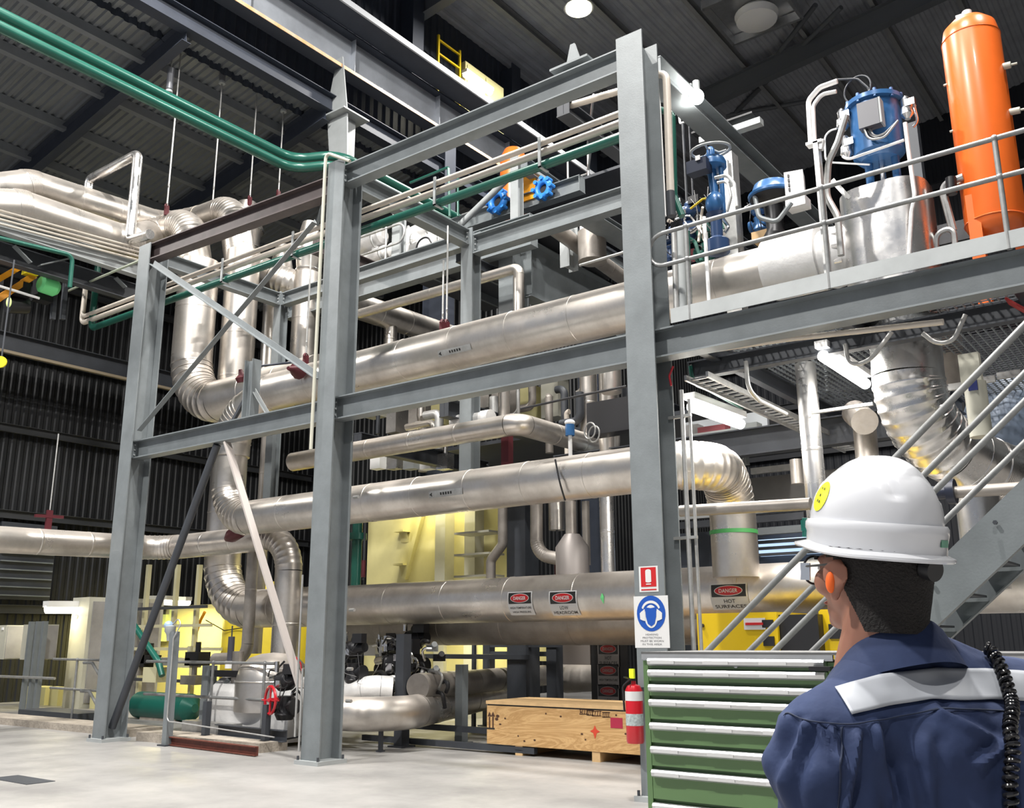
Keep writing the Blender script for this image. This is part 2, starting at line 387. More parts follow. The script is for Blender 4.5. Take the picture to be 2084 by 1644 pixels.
# ladder cage, lamp and cupboard at the high wall
p = at(935, 170, x=-16.2)
t = thing('ladder_cage', 'yellow ladder cage hoops on the high dark wall', 'ladder', (p.x, p.y, p.z - 1.5))
for dy in (-.95, 0): part('stile', G().bar((p.x, p.y + dy, 16.37), (p.x, p.y + dy, p.z + 1.1), .06, .06), yellow, t)
for q in range(6): part('hoop', G().bar((p.x, p.y - .95, p.z - 1.3 + q * .45), (p.x, p.y, p.z - 1.3 + q * .45), .05, .05), yellow, t)
t = thing('wall_cupboard', 'pale yellow wall cupboard lit by a tube lamp high behind the rack', 'cupboard', (p.x, p.y + .95, p.z - 1.9))
part('body', G().bb((p.x - .3, p.y + .15, 16.37), (p.x + .1, p.y + 2.0, p.z + .8)), yel_lt, t)
for q in (0, 1): part('door', G().bb((p.x + .1, p.y + .22 + q * .88, 16.45), (p.x + .13, p.y + 1.06 + q * .88, p.z + .7)), yel_lt, t)
def batten(label, a, b, r=.05, m=None, watts=0, col=(1, .97, .92), drop=V((0, 0, .1)), body=True):
    a, b = V(a), V(b); t = thing('fluorescent_batten', label, 'light', (a + b) / 2)
    if body: part('housing', G().bar(a + drop, b + drop, r * 2.2, r * 1.2), white, t)
    part('tube_lamp', G().tube([a, a + (b - a) * .03, b - (b - a) * .03, b], [r * .5, r, r, r * .5], 14), m or glow_w, t)
    if watts:
        c = (a + b) / 2 - V((0, 0, r * 1.3)); yaw = math.atan2((b - a).y, (b - a).x)
        lamp('tube_light', 'AREA', c, watts, t, (b - a).length, .12, col, (0, 0, yaw))
    return t
batten('glowing tube lamp on the high wall beside the ladder cage', at(945, 150, x=-15.9), at(1000, 190, x=-15.9), .09, glow_y, 60, (1, .95, .8))
# high bay lamps
for j, (x, y, z, wt) in enumerate(HIGHBAY):
    t = thing('high_bay_lamp', 'round high bay lamp hanging from the main roof, ' + ['glowing above the top beam', 'lit, out of view at right', 'above the middle column, out of view', 'above the stairs, out of view', 'over the annex, out of view', 'behind the viewer to the left', 'behind the viewer to the right', 'over the right platform'][j], 'light', (x, y, z - .3))  # second one: lit lamp out of view, standing in for the unlit roof fitting
    part('reflector', G().lathe((x, y, z - .3), (0, 0, 1), [(.42, 0), (.40, .02), (.2, .28), (.12, .34), (.12, .5)], 28), alu, t)
    part('lens', G().cyl((x, y, z - .31), (x, y, z - .33), .36, 28), glow_y if j == 0 else glow_w, t)
    part('hook_rod', G().cyl((x, y, z + .2), (x, y, (roof_z(x) if x > -17 else zr(x))), .015, 6), steel_d, t)
    lamp('lamp_light', 'AREA', (x, y, z - .36), wt, t, .8, None, (1, .97, .92))
# the square fitting seen from below in the roof
p = at(1532, 32, z=19.6)
t = thing('roof_ventilator', 'square pale roof fitting with round centre at the top of the view', 'ventilator', p)
part('frame', G().bar(p + V((-1.1, -1.1, .2)), p + V((1.1, -1.1, .2)), .1, .3).bar(p + V((-1.1, 1.1, .2)), p + V((1.1, 1.1, .2)), .1, .3).bar(p + V((-1.1, -1.1, .2)), p + V((-1.1, 1.1, .2)), .1, .3).bar(p + V((1.1, -1.1, .2)), p + V((1.1, 1.1, .2)), .1, .3), alu, t)
part('back_panel', G().box(p + V((0, 0, .4)), (2.1, 2.1, .04)), alu, t)
part('round_diffuser', G().lathe(p + V((0, .3, -.1)), (0, 0, 1), [(.1, 0), (.6, .1), (.65, .3), (.5, .45)], 24), white, t)
# ================================================================== FRONT RACK
XL, XM, XR, YF = -14.53, -9.65, -4.74, 8.74
column('tall grey rack column at left, diagonal braces fixed to it', XL, YF, 8.29)
column('tall grey rack column in the middle standing free on the floor', XM, YF, 8.32)
column('tall grey rack column at right carrying the safety signs', XR, YF, 8.32)
beam('dark brown top beam of the left bay', (XL + .03, 8.66, 8.13), (XM - .12, 8.86, 8.12), .3, .2, brown)
beam('grey top beam of the right bay between middle and right columns', (XM + .03, YF, 8.11), (XR - .03, YF, 8.11), .3, .2)
beam('grey middle level beam of the left bay', (XL + .03, YF, 4.62), (XM - .03, YF, 4.6), .3, .2)
beam('grey middle level beam under the upper big pipe', (XM + .03, YF, 4.6), (XR - .03, YF, 4.57), .32, .2)
# diagonals, left bay
def brace(label, a, b, s_=.09, m=None, kind='angle'):
    return single('diagonal_brace', G().angle(a, b, s_, .012) if kind == 'angle' else G().bar(a, b, s_, s_ * .25) if kind == 'flat' else G().cyl(a, b, s_ / 2, 14), m or steel, label, 'brace')
brace('thin grey diagonal brace falling right across the left bay', at(312, 540, y=8.6), at(648, 772, y=8.6))
brace('thin grey diagonal brace rising right across the left bay', at(288, 878, y=8.68), at(645, 455, y=8.68))
brace('dark round diagonal brace leaning from left column foot to middle beam', at(228, 1480, y=8.74), at(442, 905, y=8.74), .12, steel_d, 'tube')
brace('pale flat diagonal brace from middle beam down to middle column foot', at(462, 900, y=8.70), at(612, 1400, y=8.70), .12, mat('pale_flat_bar', (.42, .38, .36), 0, .5), 'flat')
# short stub post on the middle beam with two struts
p = at(508, 850, y=8.8)
t = thing('stub_post', 'short dark stub post with two struts standing on the left middle beam', 'bracket', (p.x, 8.8, 4.78))
part('post', G().ibeam((p.x, 8.8, 4.78), (p.x, 8.8, at(510, 735, y=8.8).z), .2, .16, up=(1, 0, 0)), steel, t)
for q in (-1, 1): part('strut', G().angle((p.x + q * .06, 8.8, 5.2), (p.x + q * .42, 8.8, 4.78), .05, .008), steel_l if q > 0 else steel_d, t)
# rear row
YB = 11.6
def bpost(label, x, y, z0, z1, w_=.2, m=None): 
    return column(label, x, y, z1, w_, w_, z0, False, m)
bpost('slim grey rear post at the corner of the left bay', XL, YB, 3.9, 8.28)
bpost('slim grey rear post behind the upper big pipe', XM + .04, YB, 3.9, 8.28, .24)
beam('grey cross beam running back from the left column top', (XL, YF + .2, 8.12), (XL, YB - .1, 8.12), .26, .18)
beam('grey cross beam running back from the middle column top', (XM, YF + .2, 8.12), (XM, YB - .1, 8.12), .28, .2)
beam('grey rear beam between the slim rear posts on the left', (XL + .1, YB, 8.12), (XM - .1, YB, 8.12), .26, .18)
beam('grey rear beam running right from the slim rear post', (XM + .15, YB, 7.98), (-6.3, YB, 7.98), .34, .2)
# strut behind the left face: (560..) slanting bar under conduit
brace('short grey strut slanting beside the left face of the middle column', at(648, 460, y=9.1), at(668, 400, y=9.1), .07)
# ------------------------------------------------------------------ the big pipes
YA, YD, YC = 10.0, 10.72, 11.45
zA = at(994, 690, y=YA).z
pA = at(1268, 627, y=YA); pA2 = at(721, 758, y=YA); rA = rad(pA2, 76)
xleg = at(470, 930, y=YA).x
zA = (pA.z + pA2.z) / 2
zB = (at(1280, 967, y=YA).z + at(720, 1020, y=YA).z) / 2; rB = rad(at(1280, 967, y=YA), 95); 
rA = (rad(pA, 108) + rad(pA2, 76)) / 2
xdrop = at(1490, 1060, y=YA).x; xv = at(1494, 1100, y=11.12).x
zC = (at(1290, 1218, y=YC).z + at(705, 1226, y=YC).z) / 2; rC = (rad(at(1290, 1218, y=YC), 100) + rad(at(705, 1226, y=YC), 78)) / 2
print('pipes', zA, rA, zB, rB, zC, rC, xleg, xdrop)
pipe('upper big silver pipe crossing behind both rack bays', [(-3.4, YA, zA), (-4.8, YA, zA), (xleg + .95, YA, zA), (xleg, YA, zA - .35), (xleg, YA, zA - 1.0)], rA, .75)
pipe('middle big silver pipe bending down at both ends', [(xleg, YA, zA - .98), (xleg, YA, zB), (-4.78, YA, zB), (xv, 11.12, zB), (xv, 11.12, zC + .15)], rB, .62)
V1 = at(397, 650, y=YD); zD = at(480, 808, y=YD).z; rD = rad(V1, 80)
T1top = at(418, 510, y=YD)
print('V1', V1, zD, rD)
pipe('silver riser pipe, leftmost of the tall risers, with yellow lit lower bend', [(xleg + 1.4, YD, zD), (V1.x, YD, zD), (V1.x, YD, 9.05)], rD, 1.05)
V2 = at(489, 620, y=YC); r2 = rad(V2, 68); 
pipe('silver riser pipe, second from left, turning right near the floor', [(V2.x, YC, 9.4), (V2.x, YC, zC), (V2.x + 3.4, YC, zC)], r2, .95)
pipe('lowest big silver pipe carrying the danger signs', [(V2.x + 3.4, YC, zC), (-6.9, YC, zC), (3.5, YC, zC)], rC, pitch=1.3)
pipe('dull silver pipe directly beneath and behind the lowest big pipe', [(V2.x + 2.4, YC + .9, zC - .32), (-4.2, YC + .9, zC - .32)], .34, pitch=1.3, m=clad_d)
# pipes arriving from the left
xT1 = -15.9
a0 = at(0, 428, x=-17); a1 = at(110, 432, x=-16.6)
pipe('silver pipe from the left edge, lower of two, bending into the first riser', [at(-120, 420, x=-17.2), at(40, 425, x=-17), at(255, 495, x=-17), at(300, 482, y=YD), (V1.x - .5, YD, 9.1), (V1.x, YD, 8.95), (V1.x, YD, 8.6)][0:3] + [at(325, 478, y=YD), at(385, 455, y=YD), (V1.x, YD, 8.5)], rD * .9, .6)
pipe('silver pipe from the left edge, upper of two, bending into the second riser', [at(-100, 400, x=-18), at(60, 378, x=-18), at(330, 462, x=-18), at(400, 452, y=YC), at(475, 425, y=YC), (V2.x, YC, 8.9)], r2 * .95, .6)
# lower left pipe
xE = -10.72 / at(330, 1116, x=-1).y
pe = at(330, 1116, x=xE); rE = rad(pe, 50)
pipe('silver pipe entering low from the left edge and turning down beside the middle column', [at(-160, 1089, x=xE), pe, (at(590, 1110, y=pe.y).x, pe.y, pe.z), (at(590, 1110, y=pe.y).x, pe.y, .9)], rad(at(590, 1110, y=pe.y), 54) * 1.0, .6)
print('E', pe, at(590, 1110, y=pe.y))
# ================================================================== OVERHEAD PIPES AND RODS
gz = 11.58
def gl(x, z, off):
    a = at(-90, -22, x=x); a.z = z; b = at(596, 326, x=x); b.z = z; c = at(690, 316, z=z); 
    return [a, b, V((c.x + off, c.y, z)), at(1010, 486, z=z) + V((off, 0, 0))]
tubing('green_water_pipe', 'green pipe running overhead from the left edge, upper of the pair', gl(-15, gz, 0), .115, .6, green_p, 'pipe', n=20)
tubing('green_water_pipe', 'green pipe running overhead from the left edge, lower of the pair', [p + V((.12, -.12, -.3)) for p in gl(-15, gz, 0)], .10, .6, green_p, 'pipe', n=20)
def rod(label, mx, my, ytop, ybot, x=-17, can=None, r=.018, y=None, clevis=True):
    p = at(mx, my, x=x) if y is None else at(mx, my, y=y)
    def z_at(py):   # height on the plumb line seen at this photo row
        q = at(mx, py, x=p.x) if y is None else at(mx, py, y=p.y); return q.z
    zt, zb = z_at(ytop), z_at(ybot)
    t = thing('hanger_rod', label, 'hanger', (p.x, p.y, zb), 'pipe hanger rods')
    part('rod', G().cyl((p.x, p.y, zb), (p.x, p.y, zt), r, 8), galv, t)
    part('turnbuckle', G().ring((p.x, p.y, zb + (zt - zb) * .12), (1, 1, 0), r * 2.2, r * .7, 12, 5), galv, t)
    if can:
        part('spring_can', G().lathe((p.x, p.y, zt), (0, 0, 1), [(.05, -.02), (.07, 0), (.075, can), (.04, can + .02)], 16), mat('can_grey', (.13, .135, .15), .2, .4), t)
        part('can_cap', G().cyl((p.x, p.y, zt - .03), (p.x, p.y, zt - .08), .075, 16), steel_l, t)
        part('top_rod', G().cyl((p.x, p.y, zt + can), (p.x, p.y, min(zt + can + .5, zr(p.x) - .1 if p.x < -16 else 99)), .02, 6), galv, t)
    if clevis: part('pipe_clamp', G().bar((p.x, p.y, zb - .22), (p.x, p.y, zb), .05, .09).ring((p.x, p.y, zb - .03), (1, .3, 0), .06, .018, 12, 6), maroon, t, 'maroon clamp')
    return p
rod('long hanger rod left of the others above the silver bends', 356, 240, 85, 425, can=.45)
rod('hanger rod second from left crossing the green pipes', 444, 270, 160, 418, can=.3)
rod('hanger rod third from left crossing the green pipes', 517, 280, 155, 405, can=.5)
rod('hanger rod fourth from left next to the building column', 573, 290, 220, 392, can=.85)
rod('short spring hanger behind the green pipes', 345, 175, 182, 215, can=.5, clevis=False)
rod('left rod of a pair clamped to the upper big pipe', 902, 580, 530, 655, y=10.0, r=.014)
rod('right rod of a pair clamped to the upper big pipe', 910, 580, 460, 655, y=10.12, r=.014)
rod('rod with maroon clamp over the pipe beside the middle column', 628, 620, 520, 722, y=10.05, r=.016)
# maroon sway clamp on the pipe
p = at(608, 752, y=9.6)
t = thing('sway_strut', 'maroon sway clamp on the upper pipe left of the middle column', 'hanger', p)
part('clamp', G().lathe(p, (.3, -1, -.2), [(.16, 0), (.05, .2), (.03, .3)], 12), maroon, t)
part('strut', G().cyl(p + V((0, -.1, .1)), at(525, 745, y=9.1), .02, 8), navy, t)
p = at(492, 768, y=9.7); single('pipe_clamp', G().lathe(p, (0, -.3, 1), [(.09, -.08), (.11, 0), (.05, .05), (.03, .14)], 12), maroon, 'small maroon clamp on the pipe left of the stub post', 'hanger')
p = at(480, 1085, y=10.2); single('pipe_clamp', G().lathe(p, (1, -.2, .2), [(.05, -.35), (.12, -.15), (.12, .15), (.05, .3)], 12), maroon, 'maroon clamp between the middle pipe and the low left pipe', 'hanger')
p = at(100, 1052, x=xE); t = thing('pipe_support', 'maroon hanger clamp on the low pipe at the left edge', 'hanger', p - V((0, 0, .4)))
part('clamp', G().bar(p + V((0, 0, -.35)), p + V((0, 0, .12)), .05, .1).bar(p + V((0, -.25, 0)), p + V((0, .25, .02)), .06, .05), maroon, t)
part('rod', G().cyl(p, p + V((0, 0, 1.5)), .012, 6), galv, t)
# white conduit standing in front of the middle column
def vline(mx, my0, my1, y):
    a = at(mx, (my0 + my1) / 2, y=y); return V((a.x, y, at(mx, my0, y=y).z)), V((a.x, y, at(mx, my1, y=y).z))
a, b = vline(647, 318, 912, 8.5)
tubing('thin_pipe', 'thin white vertical pipe left of the middle column face', [at(712, 328, y=8.52), V((a.x + .02, 8.5, a.z)), b], .025, .06, cream, 'pipe')
# cream and green service pipes along the front of the rack
def run(name, label, q, y, r, m, R=.12, cat='pipe', n=12):
    return tubing(name, label, [at(*p_, y=y) if len(p_) == 2 else V(p_) for p_ in q], r, R, m, cat, n=n)
YS = 9.15
zs1 = at(1000, 334, y=YS).z; 
xa, xb = at(1300, 240, y=YS).x, at(735, 430, y=YS).x; xl = at(165, 640, y=YS).x
tubing('service_pipe', 'cream service pipe along the rack, upper of two', [(xa, YS, zs1 + .03), (xl + .05, YS, zs1 + .03), (xl + .05, YS, zs1 + .95), (xl + .05, YS + .6, zs1 + .95)], .04, .12, cream_p, 'pipe')
tubing('service_pipe', 'cream service pipe along the rack, lower of two', [(xa, YS + .03, zs1 - .085), (xl, YS + .03, zs1 - .085), (xl, YS + .03, zs1 + 1.0), (xl, YS + .8, zs1 + 1.0)], .05, .12, cream_p, 'pipe')
tubing('service_pipe', 'green service pipe running under the cream pipes', [(xa, YS + .05, zs1 - .26), (xl + .35, YS + .05, zs1 - .26), (xl + .35, YS + .05, zs1 + 1.2)], .062, .12, green_p, 'pipe', n=14)
tubing('service_pipe', 'thin pale service pipe meeting the left column at a slant', [at(138, 592, y=9.0), at(285, 530, y=8.62)], .022, .1, mat('pale_green_pipe', (.38, .42, .33), 0, .4), 'pipe')
a, b = vline(203, 470, 575, 9.3)
tubing('service_pipe', 'cream vertical pipe left of the left column', [a, b], .06, .1, cream_p, 'pipe')
for j, x in enumerate((-13, -11.2, -8.2, -6.4)):
    single('pipe_clip', G().bb((x - .02, YS - .07, zs1 - .34), (x + .02, YS - .05, zs1 + .09)).bb((x - .02, YS - .07, zs1 - .34), (x + .02, YS + .12, zs1 - .325)), steel_l, 'small clip holding the service pipes, ' + ['first', 'second', 'third', 'fourth'][j] + ' from the left', 'clip', 'service pipe clips')
# goal shaped silver pipe
py = 9.3
pipe('slim silver pipe shaped like a goal frame above the left column', [(at(180, 395, y=py).x, py, 9.75), (at(180, 380, y=py).x, py, at(283, 312, y=py).z), (at(281, 315, y=py).x, py, at(283, 312, y=py).z), (at(264, 490, y=py).x, py, at(264, 490, y=py).z), (at(264, 490, y=py).x + .7, py, at(264, 490, y=py).z - .05)], rad(at(264, 490, y=py), 20), .12, clad_b, 2, False, n=18)
# thin lines and steel under the two left pipes
for j in range(4):
    a = at(-60, 412 + j * 9, x=-16.35); b = at(285, 506 + j * 8, x=-16.35)
    tubing('conduit', 'thin conduit under the left silver pipes, ' + ['top', 'second', 'third', 'bottom'][j] + ' of four', [a, b], .022, .1, cream_p, 'pipe', 'thin conduits on the left', n=8)
def beam2(label, a, b, h, bw, m=None, **k): return beam(label, a, b, h, bw, m, **k)
a = at(-60, 446, x=-16.5); b = at(292, 545, x=-16.5); a.z = b.z = (a.z + b.z) / 2
beam('pale grey beam under the thin conduits at the left edge', a, b, .3, .18, steel_l)
a = at(-60, 498, x=-16.9); b = at(290, 600, x=-16.9); a.z = b.z = (a.z + b.z) / 2
beam('dark lower beam of the left walkway truss', a, b, .35, .2, steel_d)
for j, (u, v_) in enumerate((((28, 500), (62, 535)), ((80, 540), (145, 525)), ((235, 565), (255, 585)))):
    single('knee_plate', G().bar(at(*u, x=-16.7), at(*v_, x=-16.7), .12, .02), steel, 'grey knee plate under the left walkway, ' + ['first', 'second', 'third'][j] + ' from the left', 'bracket')
tubing('service_pipe', 'thin green pipe dropping below the left walkway beam', [at(-40, 475, x=-16.2), at(148, 520, x=-16.2), at(142, 585, x=-16.2)], .04, .12, green_p, 'pipe')
a = at(-60, 640, x=-22); b = at(290, 735, x=-22); a.z = b.z = 9.0
beam('black walkway beam far behind on the left wall', (-24.5, 3, 9.0), (-24.5, 20, 9.0), .5, .3, steel_d)
single('walkway_edge', G().bb((-24.3, 3, 8.66), (-24.2, 20, 8.73)), mat('tan_edge', (.28, .23, .16), 0, .6), 'tan edge strip beneath the black walkway on the left', 'beam')
# hoist at left edge
p = at(55, 590, x=-17.5)
t = thing('hoist_trolley', 'orange and black hoist machine with green cover at the left edge', 'machine', p - V((0, 0, .5)))
part('frame', G().box(p + V((0, -.25, -.05)), (.3, .5, .28)).box(p + V((0, .3, .1)), (.25, .3, .5)), blackm, t)
part('yellow_box', G().box(at(62, 550, x=-17.4), (.2, .22, .2)), mat('bright_yellow', (.9, .75, .02), 0, .4), t)
part('green_cover', G().lathe(at(80, 575, x=-17.2), (0, 1, -.06), [(.12, 0), (.17, .04), (.17, .30), (.12, .36)], 14), lime, t)
part('arm', G().bar(at(-40, 590, x=-17.3), at(38, 545, x=-17.3), .06, .1), orange_y, t)
part('lower_arm', G().bar(at(-30, 625, x=-17.3), at(70, 560, x=-17.4), .05, .12), mat('hoist_orange', (.65, .27, .02), 0, .45), t)
part('drum', G().cyl(at(15, 620, x=-17.6), at(55, 622, x=-17.6), .16, 20), black, t)
part('lamp', G().ell(at(18, 615, x=-17.1), (.03, .05, .1)), mat('lime_lamp', (.75, .9, .4), 0, .4), t)
part('guide', G().cyl(at(-40, 570, x=-17.1), at(80, 607, x=-17.1), .025, 8), white, t)
t2 = single('hoist_rail', G().ibeam(at(-80, 500, x=-17.5), at(140, 560, x=-17.5), .2, .12), steel_d, 'dark rail the orange hoist hangs from', 'beam')
for q in (135, 115): single('rail_post', G().bar(at(q, 560, x=-17.5), at(q - 8, 650, x=-17.5), .08, .08), steel_d, 'dark post hanging beside the hoist, ' + ('right' if q > 120 else 'left'), 'post')
p = at(2, 737, x=-14); t = thing('round_sign', 'small round yellow sign cut off by the left edge', 'sign', p - V((0, 0, .1)))
part('disc', G().cyl(p, p + V((.02, -.02, 0)), .085, 24), mat('bright_yellow', (0, 0, 0)), t)
part('stem', G().cyl(p, p + V((0, .0, 1.6)), .012, 6), steel_d, t)
# ================================================================== RISERS BEHIND
def vpipe(label, mx, y0, y1, y, wpx, m=None, top=None, **k):
    mid = at(mx, (y0 + y1) / 2, y=y); r = rad(mid, wpx)
    return pipe(label, [V((mid.x, y, at(mx, y0, y=y).z)), V((mid.x, y, at(mx, y1, y=y).z))], r, m=m, **k)
vpipe('slim silver riser in the left bay, third from left', 552, 560, 760, 13.2, 36)
vpipe('wide silver riser left of the middle column face', 622, 560, 745, 12.6, 56)
vpipe('slim silver riser seen below the middle beam of the left bay', 532, 880, 1330, 12.6, 26, clad_d)
# manifold in the left bay, pipe swinging from the second riser to the back
pq = at(560, 545, y=12.4)
pipe('silver header pipe running back from the left bay behind the middle column', [at(470, 560, y=11.9), at(520, 545, y=12.2), at(600, 580, x=pq.x + .6), at(930, 690, x=pq.x + .6)], .30, .8)
for j, (mx, my, w_) in enumerate(((500, 470, 62), (628, 515, 50), (572, 560, 44))):
    p = at(mx, my, y=12.6); r = rad(p, w_)
    t = thing('pipe_reducer', 'silver flared pipe collar, ' + ['leftmost, above the header', 'rightmost beside the middle column', 'between the other two'][j], 'pipe', p - V((0, 0, .6)))
    part('collar', G().lathe(p, (0, 0, 1), [(r * .8, -.7), (r, -.1), (r * 1.15, 0), (r * .9, .35), (r * .6, .7)], 24), clad, t)
    part('bands', G().ring(p, (0, 0, 1), r * 1.15, .02, 24, 6).ring(p + V((0, 0, -.4)), (0, 0, 1), r * .93, .02, 24, 6), clad_b, t)
p = at(802, 640, x=pq.x + .6)
pipe('short silver branch dropping from the header pipe', [p + V((0, -.1, -.1)), p + V((0, -.1, -1.2))], .16)
a = at(770, 612, y=12.4); b = at(1056, 545, y=12.4)
pipe('slim silver pipe behind the hanger rods with a square bend down', [V((a.x - .5, 12.4, b.z)), V((b.x, 12.4, b.z)), V((b.x, 12.4, b.z - 1.6))], rad(b, 22), .12, ribs=False)
# ================================================================== REAR DECKS
def deckbeam(label, x0, x1, y, z, h=.3, m=None): return beam(label, (x0, y, z), (x1, y, z), h, .22, m or steel)
c = at(771, 538, y=13.0); zd = c.z - .17
deckbeam('grey rear deck edge beam behind the middle column', c.x, -9.3, 13.0, zd)
beam('brown deck side beam meeting the rear deck corner', (c.x, 11.3, zd), (c.x, 13.0, zd), .3, .2, brown)
c2 = at(830, 560, y=12.6)
deckbeam('grey lower rear beam above the slim silver pipe', -15.5, -9.0, 12.6, c2.z, .38)
t = thing('rear_deck', 'dark grating deck carrying white pipes behind the middle column', 'platform', (-11, 14.5, zd))
part('grating', G().bb((c.x, 13.1, zd + .12), (-9.0, 16.5, zd + .17)), steel_d, t)
for q in range(5): part('joist', G().bb((c.x + .7 + q * .85, 13.1, zd - .05), (c.x + .76 + q * .85, 16.5, zd + .12)), steel, t)
def hrail(label, pts, h=1.0, r=.024, post_at=None, m=None, kick=None, group=None, mid=.5, loop=False):
    """handrail: pts = line of the rail feet"""
    pts = [V(p) for p in pts]; m = m or rail_m; U = V((0, 0, h)); Um = V((0, 0, h * mid)); t = thing('handrail', label, 'railing', pts[0], group)
    if loop:
        d = (pts[0] - pts[1]).normalized() * .3; q = route([pts[-1] + U] + [p + U for p in pts[1:-1]][::-1] + [pts[0] + U + d, pts[0] + Um + d] + [p + Um for p in pts[1:]], .2, 6)
        part('rail_loop', G().tube(q, r, 10), m, t)
    else:
        part('top_rail', G().tube(route([p + U for p in pts], .12), r, 10), m, t)
        part('mid_rail', G().tube(route([p + Um for p in pts], .12), r, 10), m, t)
    for s_ in (post_at or []):
        k = int(s_); k = min(k, len(pts) - 2); p = pts[k].lerp(pts[k + 1], s_ - k)
        g = G().cyl(p, p + U, r, 10); po = part('post', g, m, t); 
        part('ball_joint', G().ell(p + U, (r * 1.5,) * 3, nu=10, nv=6), m, po); part('ball_joint', G().ell(p + Um, (r * 1.5,) * 3, nu=10, nv=6), m, po)
    if kick: 
        for a, b in zip(pts, pts[1:]): part('toe_board', G().bar(a + V((0, -.02, kick / 2)), b + V((0, -.02, kick / 2)), .008, kick), steel_l, t)
    return t
hrail('curved end handrail on the rear deck behind the middle column', [(at(800, 520, y=13.2).x, 13.2, zd + .2), (-14.5, 13.2, zd + .2)], .85, post_at=[.15], loop=True, m=galv)
random.seed(3)
for j, (mx, my, rr, sx) in enumerate(((745, 500, .2, 1.2), (765, 525, .16, .8), (830, 505, .22, 1.0), (880, 505, .25, 1.3), (860, 475, .2, .9), (760, 480, .12, .2))):
    p = at(mx, my, y=14.2)
    t = thing('lagged_globe_valve', 'white lagged valve on the rear deck, ' + ['left end by the column', 'low round one', 'behind the curved handrail', 'widest near the diagonal beam', 'uppermost', 'small upright stub'][j], 'valve', p - V((0, 0, rr)))
    part('lagging', G().lathe(p - V((sx / 2, 0, 0)), (1, 0, .1), [(rr * .6, 0), (rr, .08), (rr, sx - .08), (rr * .6, sx)], 18), foil, t)
    part('bonnet', G().lathe(p, (0, 0, 1), [(rr * .7, 0), (rr * .6, rr * 1.5), (rr * .3, rr * 1.8), (rr * .12, rr * 2.4)], 14), foil if j % 2 else galv, t)
    part('flange', G().ring(p + V((sx * .3, 0, .03)), (1, 0, .1), rr * 1.05, .03, 18, 6), galv, t)
tubing('hose_loop', 'black hose looping over the rear deck', [at(845, 520, y=13.6), at(850, 490, y=13.6), at(870, 480, y=13.6), at(885, 505, y=13.6)], .02, .2, black, 'hose')
column('slim pale post rising from the rear deck to the diagonal beam', at(812, 480, y=13.4).x, 13.4, at(812, 430, y=13.4).z, .22, .2, zd + .2, False, steel_l)
# box column and deep beam on the right of the middle bay
p = at(1046, 560, y=13.0)
column('broad pale column rising behind the upper pipe', p.x, 13.0, at(1040, 488, y=13.0).z, .32, .5, 6.5, False, steel)
pb0 = at(1085, 500, x=p.x + .1); 
beam('deep grey beam running back from the broad pale column', (p.x + .1, 13.2, pb0.z - .55), (p.x + .1, 17.5, pb0.z - .55), 1.1, .3, steel)
beam('slim beam running back lower beside the broad pale column', (p.x - .3, 11.8, 8.0), (p.x - .3, 15, 8.0), .2, .14, steel_d)
column('slim pale post in front of the pipe rack at right of the bay', at(1158, 500, y=13.4).x, 13.4, at(1158, 448, y=13.4).z, .2, .3, at(1158, 548, y=13.4).z, False, steel_l)
pz = at(1120, 470, x=-8.6)
pipe('cream pipe running back towards the right column at rear beam height', [at(1125, 462, x=-8.6), at(1290, 582, x=-8.6)], .14, m=clad_d, ribs=False, n=18)
single('cable_tray', G().channel(at(1175, 450, x=-8.0), at(1290, 520, x=-8.0), .1, .45), steel, 'perforated grey cable tray behind the right of the middle bay', 'tray')
tubing('rail_tube', 'lone pale tube sloping left of the right column', [at(1180, 540, y=12.4), at(1275, 512, y=12.4)], .025, .1, galv, 'pipe')
p = at(1205, 500, y=13.2)
t = thing('lagged_vessel', 'small silver vessel under the cable tray', 'vessel', p - V((0, 0, .4)))
part('shell', G().lathe(p, (0, 0, 1), [(.08, -.35), (.25, -.3), (.25, .25), (.1, .35)], 18), clad_d, t); part('neck', G().cyl(p + V((-.2, 0, .1)), p + V((-.2, 0, .5)), .04, 10), white, t)
# upper far deck with orange pumps
YU = 15.0
p1 = at(935, 458, y=YU); p2 = at(1160, 375, y=YU); zu = (p1.z + p2.z) / 2
deckbeam('pale beam of the far upper deck below the orange machine', p1.x - .2, p2.x + .3, YU, zu - .05, .35, steel)
t = thing('upper_deck', 'far upper deck plate under the orange machine', 'platform', ((p1.x + p2.x) / 2, 16.5, zu))
part('plate', G().bb((p1.x - .2, YU + .1, zu + .1), (-8.4, YU + 3, zu + .16)), steel_d, t)
p = at(1052, 400, y=YU - .4); 
column('pale post crossing the orange machine on the far upper deck', p.x, YU - .4, at(1052, 322, y=YU - .4).z, .2, .2, at(1052, 470, y=YU - .4).z, False, steel_l)
brace('diagonal bar leaning against the post by the blue wheel', at(937, 457, y=YU - .5), at(1042, 355, y=YU - .5), .14, steel_l, 'tube')
beam('grey beam falling right in front of the far handrail', at(1065, 335, x=at(1065, 335, y=YU - .4).x), at(1155, 400, x=at(1065, 335, y=YU - .4).x), .3, .2)
p = at(1045, 385, y=YU + .5); r = .3
t = thing('orange_vessel', 'orange upright vessel on the far upper deck', 'vessel', p - V((0, 0, .8)))
part('shell', G().lathe(p, (0, 0, 1), [(.1, -.8), (r, -.65), (r, .75), (.2, .95)], 24), orange, t); part('band', G().ring(p + V((0, 0, .1)), (0, 0, 1), r, .02, 24, 6), steel_l, t)
p = at(1083, 393, y=YU + .2)
t = thing('orange_box', 'orange square casing between the blue wheels', 'machine', p - V((0, 0, .3)))
